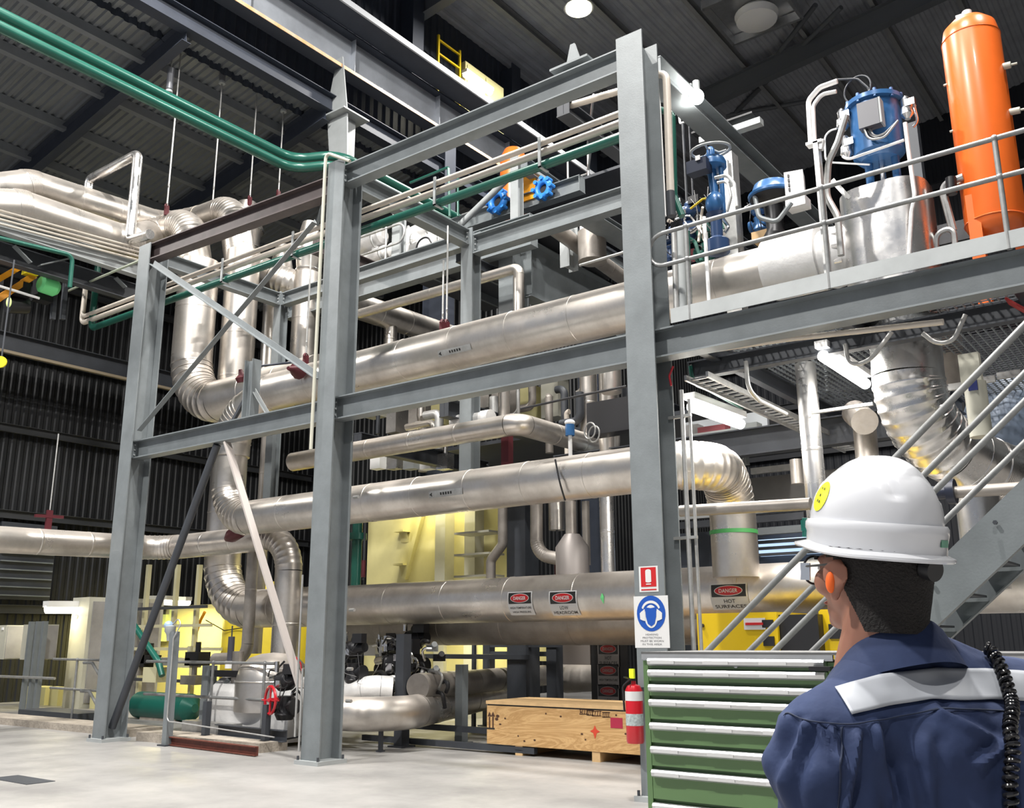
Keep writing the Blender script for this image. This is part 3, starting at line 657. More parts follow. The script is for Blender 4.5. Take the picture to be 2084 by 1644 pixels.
part('casing', G().box(p, (.5, .5, .55)), orange_y, t); part('lid', G().box(p + V((0, 0, .31)), (.6, .55, .06)), steel_l, t); part('side_flange', G().box(p + V((.3, 0, 0)), (.08, .4, .4)), steel_l, t)
for j, (mx, my, rr) in enumerate(((1013, 410, .28), (1106, 384, .24))):
    p = at(mx, my, y=YU - .2); 
    t = thing('butterfly_valve', 'bright blue flanged valve wheel, ' + ['larger one left of the post', 'smaller one right of the orange casing'][j], 'valve', p - V((0, 0, rr)))
    part('wheel', G().ring(p, (-.1, -1, 0), rr * .68, rr * .28, 24, 10), blue_b, t); part('hub', G().cyl(p + V((0, .1, 0)), p + V((0, .02, 0)), rr * .45, 12), black, t)
    for q in range(8):
        a = q * PI / 4; c_ = p + V((math.cos(a) * rr * .9, -.02, math.sin(a) * rr * .9)); part('bolt_lug', G().cyl(c_ + V((0, -.08, 0)), c_ + V((0, .08, 0)), .045, 8), blue_b, t)
zr_ = zu + .2
hrail('white handrail turning a corner on the far upper deck', [(at(1130, 385, y=YU + 1).x, YU + 1, zr_), (at(1165, 385, y=YU + 1).x + .4, YU + 1, zr_), (-8.2, YU - 1.6, zr_ - .6)], 1.1, post_at=[.4, 1.1], m=galv)
hrail('thin white handrail behind the diagonal bar', [(at(940, 440, y=YU + 1).x, YU + 1, zu), (at(1010, 430, y=YU + 1).x, YU + 1, zu)], .8, post_at=[.4, .9], m=galv)
t = thing('pipe_scaffold', 'thin green pipe frame above the far deck', 'frame', at(914, 445, y=14))
part('tube', G().tube(route([at(835, 372, y=14), at(913, 340, y=14), at(915, 440, y=14)], .05), .03, 8), green_p, t); part('lower_tube', G().tube([at(870, 380, y=14.2), at(932, 352, y=14.2), at(932, 440, y=14.2)], .025, 8), green_p, t)
# ================================================================== LOW LEVEL, LEFT
batten('glowing tube lamp over the white cabinets at lower left', at(92, 1238, x=-22.6), at(186, 1238, x=-22.6) , .12, glow_y, 28, (1, .88, .5))
batten('glowing tube lamp seen between left column and dark brace, nearer', at(300, 1224, y=15.2), at(345, 1224, y=15.2), .09, glow_y, 60, (1, .86, .30))
batten('glowing tube lamp beside the dark brace, farther right', at(338, 1225, y=16), at(384, 1226, y=16), .09, glow_y, 190, (1, .86, .28))
t = thing('louvre', 'dark louvre panel on the left wall below the low pipe', 'louvre', (-25.85, 12.6, 2.6)); part('panel', G().bb((-25.9, 11.9, 2.6), (-25.8, 13.4, 4.6)), steel_d, t)
for q in range(9): part('blade', G().bar((-25.76, 11.95, 2.7 + q * .22), (-25.76, 13.35, 2.7 + q * .22), .1, .03), steel, t)
t = thing('electrical_cabinet', 'tall cream electrical cabinet beside the left column', 'cabinet', (-22, 13.1, 0))
part('body', G().bb((-22.75, 12.4, 0), (-22.0, 14.4, 2.55)), cream, t); part('door', G().bb((-22.0, 12.5, .12), (-21.97, 14.3, 2.45)), mat('grey_door', (.34, .33, .33), .2, .5, .2, 3), t)
part('badge', G().ring((-22.5, 12.39, 2.1), (0, 1, 0), .05, .008, 14, 5), steel_l, t)
for j, (mx, lab) in enumerate(((45, 'right one'), (-12, 'cut off by the left edge'))):
    x0 = at(mx, 1300, y=11.2).x; 
    t = thing('panel_box', 'cream control box mounted between grey posts at lower left, ' + lab, 'box', (x0 + .3, 11.5, 1.1))
    part('body', G().bb((x0, 11.2, 1.12), (x0 + .55, 11.75, 1.9)), cream, t); part('side_door', G().bb((x0 + .55, 11.22, 1.14), (x0 + .57, 11.73, 1.88)), mat('grey_door', (0, 0, 0)), t); part('lock', G().box((x0 + .38, 11.19, 1.82), (.07, .02, .06)), white, t)
for j, mx in enumerate((28, 62, 92)):
    p = at(mx, 1450, z=0); 
    single('cabinet_post', G().box((p.x, 11.1, .98), (.1, .1, 1.96)), steel, 'grey square post of the control box stand, ' + ['left', 'middle', 'right'][j], 'post')
single('box_rail', G().cyl((-23.5, 11.0, .75), (-20.6, 11.0, .75), .03, 10), galv, 'tube rail behind the control box posts', 'railing')
single('floor_tray', G().bb((-20.6, 10.3, 0), (-18.3, 11.0, .16)), steel_d, 'dark steel channel lying on the floor left of the left column', 'channel')
for j in range(6): single('crate_small', G().bb((-25 + j * .62, 12.6, 0), (-24.6 + j * .62, 13.1, .42)), mat('pale_yellow_box', (.62, .58, .30), 0, .6), 'pale low box behind the posts at lower left, ' + ['first', 'second', 'third', 'fourth', 'fifth', 'last'][j] + ' from the left edge', 'box', 'pale low boxes')
single('floor_kerb', G().bb((-21, 9.25, 0), (-14.8, 9.9, .12)), kerb_m, 'concrete kerb left of the left column', 'kerb')
single('floor_kerb', G().bb((-14.2, 9.0, 0), (-11.2, 9.5, .13)), kerb_m, 'concrete kerb between the left and middle columns', 'kerb')
p0, p1 = at(345, 1518, y=8.9), at(556, 1540, y=8.9)
single('channel_bar', G().channel((-13.1, 8.9, .07), (-10.9, 8.75, .07), .12, .06), rust, 'rust red steel channel lying along the kerb', 'channel')
single('chequer_plate', G().bb((-13.9, 9.6, .02), (-12.6, 9.9, .28)), galv, 'mottled galvanised plate behind the kerb', 'plate')
p = at(45, 1587, z=0); single('floor_cover', G().bb((p.x - .42, p.y - .16, 0), (p.x + .42, p.y + .16, .006)), steel_d, 'dark cover plate set in the floor at lower left', 'cover')
hrail('grey handrail along the pit between left and middle columns', [(-15.1, 9.65, .12), (-11.75, 9.65, .12)], 1.06, post_at=[.25, .55, .93], loop=False)
hrail('grey handrail with slanting rails left of the left column', [(-19.6, 10.4, .05), (-17.4, 10.2, .05), (-16.2, 10.0, .05)], 1.12, post_at=[.5, 1.5])
for z in (1.12, .6): single('slant_rail', G().tube([(-17.9, 10.1, z), (-17.6, 10.1, z), (-16.3, 9.9, z - .72)], .028, 10), rail_m, 'dark slanting rail joining the handrail left of the left column, ' + ('upper' if z > 1 else 'lower'), 'railing')
# sensor post
p = V((-13.15, 8.85, 0)); zt = at(342, 1285, y=8.85).z
t = thing('sensor_post', 'grey post with white and blue sensor head between the columns', 'post', p)
part('post', G().bar(p, p + V((-.02, 0, zt)), .11, .11), steel, t)
part('sensor_head', G().lathe(p + V((-.12, -.02, zt)), (0, 0, 1), [(.04, -.14), (.05, -.05), (.08, .0), (.08, .08), (.03, .10)], 14), steel_l, t)
part('blue_dome', G().ell(p + V((-.15, -.03, zt + .09)), (.07, .07, .07)), mat('pale_blue_dome', (.35, .5, .75), .2, .3), t)
part('cable', G().tube(route([p + V((-.1, 0, zt + .1)), p + V((.05, 0, zt + .2)), p + V((.12, 0, zt + .1)), p + V((.06, -.07, zt - .1)), p + V((.06, -.07, .35)), p + V((.3, -.07, .35)), p + V((2.2, .2, .22))], .08), .010, 8), galv, t)
part('base_plate', G().bb((p.x - .1, p.y - .1, 0), (p.x + .1, p.y + .1, .02)), steel_d, t)
# bracket post
t = thing('bracket_post', 'thick grey post with black bracket arm beside the silver valve', 'post', (-13.75, 9.95, 0))
part('post', G().bar((-13.75, 9.95, 0), (-13.75, 9.95, 1.12), .17, .17), steel, t)
part('arm', G().bar((-13.65, 9.95, 1.0), (-12.75, 9.95, 1.0), .12, .1), black, t); part('strut', G().bar((-13.65, 9.95, .5), (-13.2, 9.95, .92), .08, .06), steel, t)
for j, x in enumerate((-12.85, -11.45)):
    single('bollard', G().bar((x, 9.3, .1), (x, 9.3, .62), .09, .09).box((x, 9.3, .12), (.16, .16, .02)), steel_d, 'short dark bollard behind the kerb, ' + ['left', 'right'][j], 'post')
single('kick_channel', G().channel((-12.8, 9.5, .2), (-11.1, 9.4, .2), .16, .08), steel_d, 'dark channel in front of the silver valve', 'channel')
# silver valve body
vc = V((-12.55, 10.2, 0))
t = thing('lagged_valve', 'large silver lagged valve standing behind the handrail', 'valve', vc)
part('lower_casing', G().bb((vc.x - .98, vc.y - .42, .05), (vc.x + 1.0, vc.y + .42, .5)), foil, t)
part('barrel', G().tube([vc + V((-1.05, 0, .55)), vc + V((-.98, 0, .55)), vc + V((.98, 0, .55)), vc + V((1.05, 0, .55))], [.3, .42, .42, .3], 28), foil, t)
part('dome', G().lathe(vc + V((.1, 0, .45)), (0, 0, 1), [(.58, 0), (.58, .45), (.52, .66), (.38, .80), (.2, .86), (0.01, .88)], 32), clad, t)
part('dome_ribs', G().ring(vc + V((.1, 0, .9)), (0, 0, 1), .585, .012, 32, 6).ring(vc + V((.1, 0, 1.1)), (0, 0, 1), .53, .012, 32, 6), clad_b, t)
part('spindle', G().cyl(vc + V((-.55, -.2, .8)), vc + V((-.55, -.2, 1.35)), .09, 16), clad_d, t)
p = at(470, 1320, y=10.4)
t = thing('grease_gun', 'slim dark cylinder with white cap standing over the silver valve', 'fitting', p - V((0, 0, .3)))
part('barrel', G().cyl(p + V((0, 0, -.22)), p + V((0, 0, .2)), .055, 14), mat('slate_cyl', (.07, .07, .09), .2, .4), t); part('cap', G().cyl(p + V((0, 0, -.32)), p + V((0, 0, -.2)), .08, 14), white, t); part('needle', G().cyl(p + V((0, 0, .2)), p + V((0, 0, .38)), .012, 8), steel_d, t)
pe1 = at(516, 1110, y=10.9); pe2 = at(503, 1335, y=10.9)
pipe('dull vertical pipe curving left above the silver valve', [V((pe1.x, 10.9, 3.3)), V((pe1.x - .0, 10.9, 1.22)), V((pe1.x - .9, 10.9, 1.2))], rad(pe2, 24), .25, clad_d, ribs=False, n=20)
def machine(label, c, s_=1.0, wheel=True, seed=1, wm=None, name='motor_valve', cables=4, bodym=None):
    """actuated valve: body, yoke, gearbox, hand wheel, junction box and cables"""
    c = V(c); R_ = random.Random(seed); t = thing(name, label, 'valve', c - V((0, 0, .5 * s_))); bm = bodym or blackm
    part('body', G().lathe(c + V((0, 0, -.5 * s_)), (0, 0, 1), [(.12 * s_, 0), (.16 * s_, .08 * s_), (.1 * s_, .2 * s_), (.13 * s_, .35 * s_)], 16).lathe(c + V((-.22 * s_, 0, -.3 * s_)), (1, 0, 0), [(.12 * s_, 0), (.12 * s_, .05 * s_), (.08 * s_, .08 * s_), (.08 * s_, .36 * s_), (.12 * s_, .39 * s_), (.12 * s_, .44 * s_)], 16), bm, t)
    part('gearbox', G().lathe(c + V((-.16 * s_, 0, .05 * s_)), (1, 0, .15), [(.1 * s_, 0), (.15 * s_, .04 * s_), (.15 * s_, .22 * s_), (.1 * s_, .28 * s_), (.08 * s_, .4 * s_)], 18).ell(c + V((.05 * s_, 0, .22 * s_)), (.12 * s_, .1 * s_, .09 * s_)), bm, t)
    part('junction_box', G().box(c + V((.2 * s_, -.1 * s_, .25 * s_)), (.22 * s_, .12 * s_, .15 * s_)), black, t)
    part('fittings', G().cyl(c + V((-.1 * s_, -.12 * s_, .2 * s_)), c + V((-.1 * s_, -.12 * s_, .36 * s_)), .035 * s_, 10).cyl(c + V((-.25 * s_, -.1 * s_, .1 * s_)), c + V((-.1 * s_, -.14 * s_, .12 * s_)), .04 * s_, 10).box(c + V((.0, -.15 * s_, .03 * s_)), (.09 * s_, .06 * s_, .1 * s_)), chrome, t)
    if wheel:
        w0 = c + V((-.02 * s_, -.28 * s_, -.2 * s_)); part('hand_wheel', G().ring(w0, (.3, 1, 0), .2 * s_, .022 * s_, 24, 6).bar(w0 - V((.19 * s_, 0, 0)), w0 + V((.19 * s_, 0, 0)), .02, .02).bar(w0 - V((0, 0, .19 * s_)), w0 + V((0, 0, .19 * s_)), .02, .02).cyl(w0 + V((0, .25 * s_, 0)), w0 - V((0, .03, 0)), .03 * s_, 8), wm or blackm, t)
    g = G()
    for q in range(cables):
        a = c + V((R_.uniform(-.2, .2), -.12, R_.uniform(0, .3))) * 1.0; b = c + V((R_.uniform(-.3, .35), -.1, R_.uniform(-.5, .1))) ; m_ = (a + b) / 2 + V((R_.uniform(-.2, .2), -.12, -.15))
        g.tube(route([a, m_, b], .15, 5), .009 * s_, 6)
    if cables: part('cables', g, black if seed % 2 else white, t)
    return t
machine('black motor valve with red hand wheel beside the middle column', at(583, 1395, y=9.55), .95, True, 5, red)
p = at(600, 1340, y=10.0); tubing('cable', 'red cable loop above the valve with the red hand wheel', [at(588, 1345, y=10.0), at(600, 1335, y=10.0), at(612, 1350, y=10.0), at(614, 1365, y=10)], .012, .06, red, 'cable', n=8)
tubing('cable', 'loose dark cable on the kerb by the middle column', [at(560, 1515, y=9.6), at(575, 1505, y=9.7), at(612, 1498, y=9.8)], .015, .1, black, 'cable', n=8)
# conduit stack on the middle column edge
for j, (dx, y0, y1) in enumerate(((0, 1170, 1500), (4, 1360, 1530))):
    a, b = vline(608 + dx, y0, y1, 8.5 + .02); tubing('conduit', 'thin conduit beside the middle column foot, ' + ['left', 'right'][j], [a, b], .014, .05, galv, 'pipe', n=8)
for j, zz in enumerate((1.15, 1.9, .75, 3.4)):
    single('bolt_clip', G().cyl((XM + .17, 8.98, zz), (XM + .26, 8.98, zz), .022, 8), galv, 'small bolt on the rear flange of the middle column, ' + ['level with the handrail', 'above the handrail', 'near the floor', 'above the lowest big pipe'][j], 'bolt')
# behind: yellow tank, green tank, lit panels
p = at(503, 1290, y=14.6); r = 1.05
t = thing('yellow_tank', 'bright yellow tank behind the silver valve', 'tank', (p.x, 15, 0))
part('shell', G().lathe((p.x, 15.2, 0), (0, 0, 1), [(r * .98, 0), (r, .1), (r, 2.6), (r * .9, 2.75), (.3, 2.9)], 40), mat('tank_yellow', (.80, .62, .04), 0, .45, .06, 2), t)
part('sagging_cable', G().tube([(p.x - 1.0, 14.15, 2.0), (p.x - .2, 14.1, 1.75), (p.x + .9, 14.15, 1.85)], .012, 6), black, t)
p = at(335, 1437, y=11.6)
t = thing('green_vessel', 'dark green horizontal vessel behind the pit handrail', 'vessel', p - V((0, 0, .3)))
part('shell', G().tube([p + V((-1.0, 0, 0)), p + V((-.85, 0, 0)), p + V((.85, 0, 0)), p + V((1.0, 0, 0))], [.08, .26, .26, .08], 26), mat('dark_green', (.01, .12, .09), .1, .35), t); part('saddle', G().bb((p.x - .6, p.y - .15, .0), (p.x + .6, p.y + .15, p.z - .15)), kerb_m, t)
xs0, xs1 = at(262, 1300, y=17).x, at(455, 1300, y=17).x
single('lit_partition', G().bb((xs0, 17, 0), (xs1, 17.15, at(300, 1235, y=17).z)), yel_lt, 'pale yellow partition lit by tube lamps behind the left column', 'partition')
for j, mx in enumerate((292, 352, 397)): 
    a, b = vline(mx, 1150, 1420, 13.8); single('scaffold_post', G().bar(b, a, .1, .1), mat('cream_post', (.55, .52, .34), 0, .5), 'cream upright post behind the pit, ' + ['left', 'middle', 'right'][j] + ' of three', 'post', 'upright posts behind the pit')
for j, (x0, x1, yy) in enumerate(((262, 420, 1240), (275, 430, 1275), (262, 450, 1320), (270, 440, 1382))):
    a, b = at(x0, yy, y=13.6), at(x1, yy, y=13.6); b.z = a.z
    single('scaffold_rail', G().bar(a, b, .07, .07), [steel_d, mat('cream_post', (0, 0, 0)), mat('cream_post', (0, 0, 0)), steel_d][j], 'horizontal rail behind the pit, ' + ['dark at lamp height', 'cream above the partition panels', 'cream ledge over dark boxes', 'dark, lowest'][j], 'railing')
g = G()
for q, (x0, x1, y0, y1) in enumerate(((300, 338, 1250, 1305), (340, 352, 1240, 1300))):
    a = at(x0, y1, y=16.8); b = at(x1, y0, y=16.8); single('lime_panel', G().bb((a.x, 16.8, a.z), (b.x, 16.9, b.z)), mat('lime_lit_panel', (.70, .80, .30), 0, .5), 'yellow green panel on the lit partition, ' + ['wide', 'narrow'][q], 'panel')
tubing('service_pipe', 'dark green pipe sloping down behind the round brace', [at(268, 1265, y=12.6), at(322, 1345, y=12.6), at(330, 1375, y=12.6)], .07, .2, mat('dark_green', (0, 0, 0)), 'pipe')
tubing('hose_loop', 'orange hose hanging right of the cream posts', [at(417, 1245, y=14), at(408, 1262, y=14), at(400, 1287, y=14)], .035, .2, orange_y, 'hose')
t0_ = thing('pump_skid', 'jumble of small pumps and blocks behind the pit handrail', 'machine', at(345, 1400, y=12.8)); R_ = random.Random(4)
for q in range(8):
    a = at(R_.uniform(270, 420), 0 + 1360 + R_.uniform(-25, 35), y=12.8); part('pump', G().box(a, (R_.uniform(.3, .6), .3, R_.uniform(.15, .35))).cyl(a + V((0, 0, .1)), a + V((0, 0, .35)), .06, 10), [blackm, clad_d, mat('cream_post', (0, 0, 0))][q % 3], t0_)
# ================================================================== LOW LEVEL, CENTRE
def px_box(name, label, cat, x0, y0, x1, y1, y, dep, m, z0=None):
    a = at(x0, y1, y=y); b = at(x1, y0, y=y); return single(name, G().bb((a.x, y, a.z if z0 is None else z0), (b.x, y + dep, b.z)), m, label, cat)
YE = 15.6
t = thing('turbine_enclosure', 'pale yellow enclosure wall behind the two lower big pipes', 'enclosure', (-14, YE, 0))
a = at(742, 1300, y=YE); b = at(1065, 1030, y=YE)
part('wall_panel', G().bb((a.x, YE, 0), (b.x, YE + .3, b.z + .5)), yel_lt, t)
for q, mx in enumerate((905, 965)):
    c = at(mx, 1100, y=YE - .15); part('post', G().bb((c.x - .14, YE - .3, 0), (c.x + .14, YE, b.z + .4)), cream, t)
for q, (mx, my) in enumerate(((817, 1092), (817, 1160))):
    c = at(mx, my, y=YE - .12); part('lifting_bracket', G().box(c + V((0, 0, .12)), (.3, .24, .04)).prism(c + V((0, .1, -.12)), c + V((0, .02, .12)), [(-.04, 0), (.04, 0), (.12, .02), (-.12, .02)]), yel_lt, t)
for q in range(3):
    c = at(975, 1085 + q * 44, y=YE - .6); part('ledge', G().box(c, (.9, .5, .04)), cream, t)
a = at(862, 1040, y=YE - .05); b = at(825, 1178, y=YE - .05); part('sloping_rib', G().bar(a, b, .14, .1), yel_lt, t)
px_box('dark_duct', 'black column behind the pipes right of the yellow enclosure', 'column', 1032, 1000, 1068, 1400, 13.4, .4, steel_d, 0)
vpipe('green vertical pipe with flange right of the middle column', 726, 1050, 1200, 12.4, 21, green_p, n=20, ribs=False, pitch=9)
p = at(726, 1092, y=12.4); single('pipe_flange', G().cyl(p - V((0, 0, .06)), p + V((0, 0, .06)), .19, 20), green_p, 'green flange on the pipe right of the middle column', 'flange')
a, b = vline(741, 1050, 1180, 12.2); t = thing('hanger_rod', 'thin dark rod with maroon end beside the green pipe', 'hanger', b); part('rod', G().cyl(b, a, .015, 8), steel_d, t); part('damper', G().cyl(b + V((0, 0, .05)), b + V((0, 0, .35)), .04, 10), maroon, t)
tubing('thin_pipe', 'dark pipe with a kink in front of the yellow enclosure', [at(1023, 1030, y=13.2), at(1023, 1108, y=13.2), at(999, 1140, y=13.2), at(999, 1200, y=13.2)], .085, .12, clad_d, 'pipe', n=18)
q = [(1092, 1020), (1092, 1128), (1150, 1142)]
pipe('dull lagged pipe with ribbed bend above the lowest big pipe', [at(*q[0], y=12.6), at(*q[1], y=12.6), at(1152, 1140, y=12.6)], rad(at(1092, 1080, y=12.6), 26), .3, clad_d, n=22)
p = at(1133, 1060, y=12.8); t = thing('spring_can', 'hanging silver spring can between the dull pipes', 'hanger', p - V((0, 0, .9))); part('can', G().cyl(p + V((0, 0, -.15)), p + V((0, 0, .5)), .13, 18), clad, t); part('rod', G().cyl(p + V((0, 0, -.75)), p + V((0, 0, -.15)), .02, 8), steel_d, t); part('clamp', G().cyl(p + V((0, 0, -.9)), p + V((0, 0, -.6)), .05, 8), maroon, t)
p = at(1165, 1140, y=12.4); vpipe('dull vertical pipe ending in a dark cone', 1162, 1020, 1110, 12.4, 22, clad_d, n=20)
single('cone_drum', G().lathe(V((p.x, 12.4, 2.3)), (0, 0, 1), [(.26, 0), (.26, p.z - 2.1), (.12, p.z - 1.9)], 22), mat('lead_lagging', (.22, .20, .19), .4, .5), 'dark lagged drum standing behind the lowest big pipe', 'drum')
vpipe('slim dull vertical pipe between the drum and the bright riser', 1193, 1020, 1150, 12.8, 16, clad_d, n=16)
vpipe('bright silver riser left of the right column above the lowest pipe', 1236, 985, 1180, 12.5, 30, clad_b, n=24, ribs=False)
# level between middle beam and middle pipe
cG = at(1055, 862, y=11.0)
pipe('silver pipe with a square corner above the middle big pipe', [V((-13.2, 11.0, cG.z)), V((cG.x, 11.0, cG.z)), V((cG.x, 13.6, cG.z)), V((cG.x, 13.6, cG.z + 1.8))], .165, .18, ribs=False)
vpipe('short silver vertical pipe behind the square corner', 1026, 785, 850, 12.2, 24, n=20)
vpipe('silver vertical pipe left of the right column under the middle beam', 1198, 745, 900, 12.9, 36)
vpipe('shorter wide silver vertical pipe at the right column under the beam', 1244, 740, 800, 12.6, 40)
vpipe('silver vertical pipe just left of the right column above the middle pipe', 1236, 880, 925, 12.6, 34)
single('maroon_stay', G().box(at(1032, 905, y=11.3), (.14, .12, .75)), maroon, 'maroon support post under the square corner pipe', 'post')
g = G(); p = at(1248, 850, y=12.0); single('dark_screen', G().box(p, (.75, .3, .5)), black, 'black box hanging left of the right column', 'box')
p = at(1160, 880, y=11.6); t = thing('instrument', 'small blue instrument with coiled tube on the square corner pipe', 'instrument', p - V((0, 0, .2))); part('head', G().cyl(p + V((0, 0, -.05)), p + V((0, 0, .12)), .07, 12), blue, t); part('cap', G().ell(p + V((0, 0, .15)), (.08, .08, .05)), white, t); part('coil', G().ring(p + V((.35, 0, -.02)), (.3, 1, 0), .12, .012, 20, 6).ring(p + V((.42, 0, -.08)), (.3, 1, 0), .12, .012, 20, 6), galv, t); part('stem', G().cyl(p + V((0, 0, -.4)), p + V((0, 0, -.05)), .03, 8), white, t)
zl = at(1000, 900, y=13.5).z
for j, (x, y0, y1, z) in enumerate(((-12.0, 11.4, 15, 4.9), (-10.0, 11.4, 15.5, 5.2), (-8.0, 13.9, 17, 5.6))):
    beam('dark floor beam running back behind the middle rack beam, ' + ['left', 'middle', 'right'][j], (x, y0, z), (x, y1, z), .3, .2, steel_d)
deckbeam('dark long beam behind the middle pipe level', -14.3, -6.0, 14.6, 4.6, .35, steel_d)
deckbeam('grey beam under the middle floor behind the pipes', -13.6, -5.6, 13.2, 4.15, .25, steel)
t = thing('mid_deck', 'dark grating floor level behind the middle rack beam', 'platform', (-10, 15.5, 5.3)); part('grating', G().bb((-14, 14.8, 5.35), (-6.2, 19, 5.42)), steel_d, t)
t0_ = thing('machine_housing', 'row of pale machine panels standing on the middle floor level', 'machine', (-10, 15.5, 5.42)); R_ = random.Random(9)
for j in range(9):
    mx = 750 + j * 46; p = at(mx, R_.uniform(795, 850), y=15.2); wv_ = R_.uniform(.3, .7)
    part('panel', G().box((p.x, 15.4, p.z), (wv_, .4, R_.uniform(.5, 1.2))), [cream, clad, clad_d, yel_lt][j % 4], t0_)
t0_ = thing('instrument_row', 'row of small pale instrument boxes just above the middle big pipe', 'instrument', at(830, 950, y=13.6))
for j in range(5):
    p = at(770 + j * 34, 940, y=13.6); part('box', G().box(p, (.28, .2, .3)).cyl(p + V((0, 0, .15)), p + V((0, 0, .3)), .05, 10), [white, clad_b, steel_l][j % 3], t0_)
R_ = random.Random(17); t0_ = thing('pipe_cluster', 'cluster of small bent pipes between the middle beam and the middle pipe', 'pipe', at(1000, 870, y=13.4))
for j in range(16):
    a = (R_.uniform(735, 1240), R_.uniform(775, 870)); dx = R_.uniform(-50, 60); y = R_.uniform(12.6, 14.4)
    P_ = [at(a[0], a[1], y=y), at(a[0] + dx, a[1] - dx * .22, y=y)]; P_[1].z = P_[0].z
    P_.append(P_[1] + V((0, 0, R_.choice((-1, 1)) * R_.uniform(.4, 1.2))))
    tube_part(t0_, P_, R_.choice((.03, .045, .07, .09)), .12, [galv, clad, steel_d, cream_p, clad_d][j % 5], n=12)
pipe('white lagged drum lying above the square corner pipe', [at(925, 862, y=11.8), at(1000, 850, y=11.8)], .14, m=foil, pitch=9)
tubing('cable', 'black cable sagging below the middle rack beam', [at(1060, 832, y=9.6), at(1180, 805, y=9.6), at(1275, 786, y=9.6)], .016, .3, black, 'cable', n=8)
tubing('cable', 'black cable looping over the top of the middle pipe', [at(1130, 935, y=9.7), at(1140, 985, y=9.66), at(1150, 1018, y=9.8)], .012, .2, black, 'cable', n=8)
# ground pipes
f0, f1 = V((-9.25, 9.15, .52)), V((-11.6, 15.2, .55))
pipe('low silver pipe bending out from behind the middle column foot', [V((-11.6, 10.3, .5)), V((-9.35, 9.45, .5)), f1], .235, .6, clad, .9, False)
pipe('second low silver pipe running back under the lowest big pipe', [at(850, 1397, z=.85), at(1130, 1372, z=.85)], .19, m=clad_d)
pipe('short low silver stub right of the middle column', [at(700, 1412, y=10.4), at(760, 1402, y=10.5), at(798, 1404, y=10.7)], .2, .3, foil, 9, False)
pipe('low silver pipe end beyond the plywood crate', [at(1150, 1380, y=14.5), at(1225, 1375, y=14.5)], .25, m=clad_d)
for j, (mx, y0, y1, y, w_) in enumerate(((940, 1352, 1512, 11.6, .14), (822, 1290, 1520, 11.0, .16), (776, 1470, 1530, 10.1, .05), (965, 1290, 1350, 13.6, .06), (995, 1290, 1400, 14.2, .16), (1128, 1290, 1440, 13.6, .2))):
    p = at(mx, y1, z=0); a = at(mx, y0, y=p.y if j < 3 else y); q_ = V((a.x, p.y if j < 3 else y, 0))
    single('support_post', G().bar(q_, V((q_.x, q_.y, a.z)), w_, w_).box(q_ + V((0, 0, .01)), (w_ * 1.8, w_ * 1.8, .02)), steel if j == 0 else steel_d, 'dark support post under the lowest pipe, ' + ['front, short and square', 'behind the black valves', 'thin one under the low pipe', 'slim one before the yellow wall', 'left of the bright windows', 'left of the grey box'][j], 'post')
for j, (x0, x1, yy, y) in enumerate(((850, 1080, 1335, 13.4), (1000, 1190, 1312, 13.5), (1000, 1130, 1330, 14), (740, 1090, 1500, 10.9), (740, 1080, 1470, 11.4))):
    a = at(x0, yy, y=y); b = at(x1, yy, y=y); b.z = a.z
    single('support_bar', G().bar(a, b, .08, .08), steel_d, 'dark horizontal bar under the lowest pipe, ' + ['at the yellow wall', 'highest', 'second highest', 'near the floor', 'under the low silver pipe'][j], 'bar')
machine('black motor valve cluster under the lowest pipe, centre one', at(815, 1365, y=11.4), 1.5, True, 11, None, cables=6)
machine('black motor valve cluster under the lowest pipe, upper right one', at(845, 1312, y=11.9), 1.1, False, 13, None, cables=5)
machine('black instrument cluster just right of the middle column', at(722, 1330, y=10.4), .9, False, 15, None, cables=5)
machine('black motor valve between the two black clusters', at(790, 1325, y=12.2), 1.0, False, 14, None, cables=4)
for j, (mx, my) in enumerate(((752, 1320), (775, 1345), (735, 1380))): px_box('control_box', 'grey control box right of the middle column, ' + ['upper', 'middle', 'lower'][j], 'box', mx - 12, my - 14, mx + 12, my + 14, 12.6, .2, [white, steel_l, steel_d][j])
px_box('grey_box', 'grey cabinet hanging under the lowest pipe above the crate', 'box', 1146, 1295, 1200, 1352, 13.0, .35, mat('warm_grey_box', (.30, .27, .25), 0, .5))
px_box('far_window_panel', 'bright yellow lit panel seen under the lowest pipe, left', 'panel', 846, 1296, 990, 1368, 15.4, .1, yel_lt)
px_box('far_window_panel', 'bright yellow lit panel seen under the lowest pipe, right', 'panel', 1000, 1300, 1035, 1368, 15.4, .1, yel_lt)
px_box('far_window_panel', 'small yellow lit panel with crossbars near the grey box', 'panel', 1090, 1298, 1115, 1345, 15.4, .1, yel_lt)
batten('added tube lamp hidden above the yellow enclosure', (-14.6, 15.1, 4.74), (-12.6, 15.1, 4.74), .04, glow_y, 60, (1, .90, .45))  # added lamp, kept out of sight, warms the yellow enclosure
batten('added tube lamp hidden under the lowest pipe before the enclosure', (-13, 14.6, 1.95), (-11.6, 14.6, 1.95), .04, glow_y, 40, (1, .9, .5))  # another unseen lamp, added to give the low wall its yellow glow
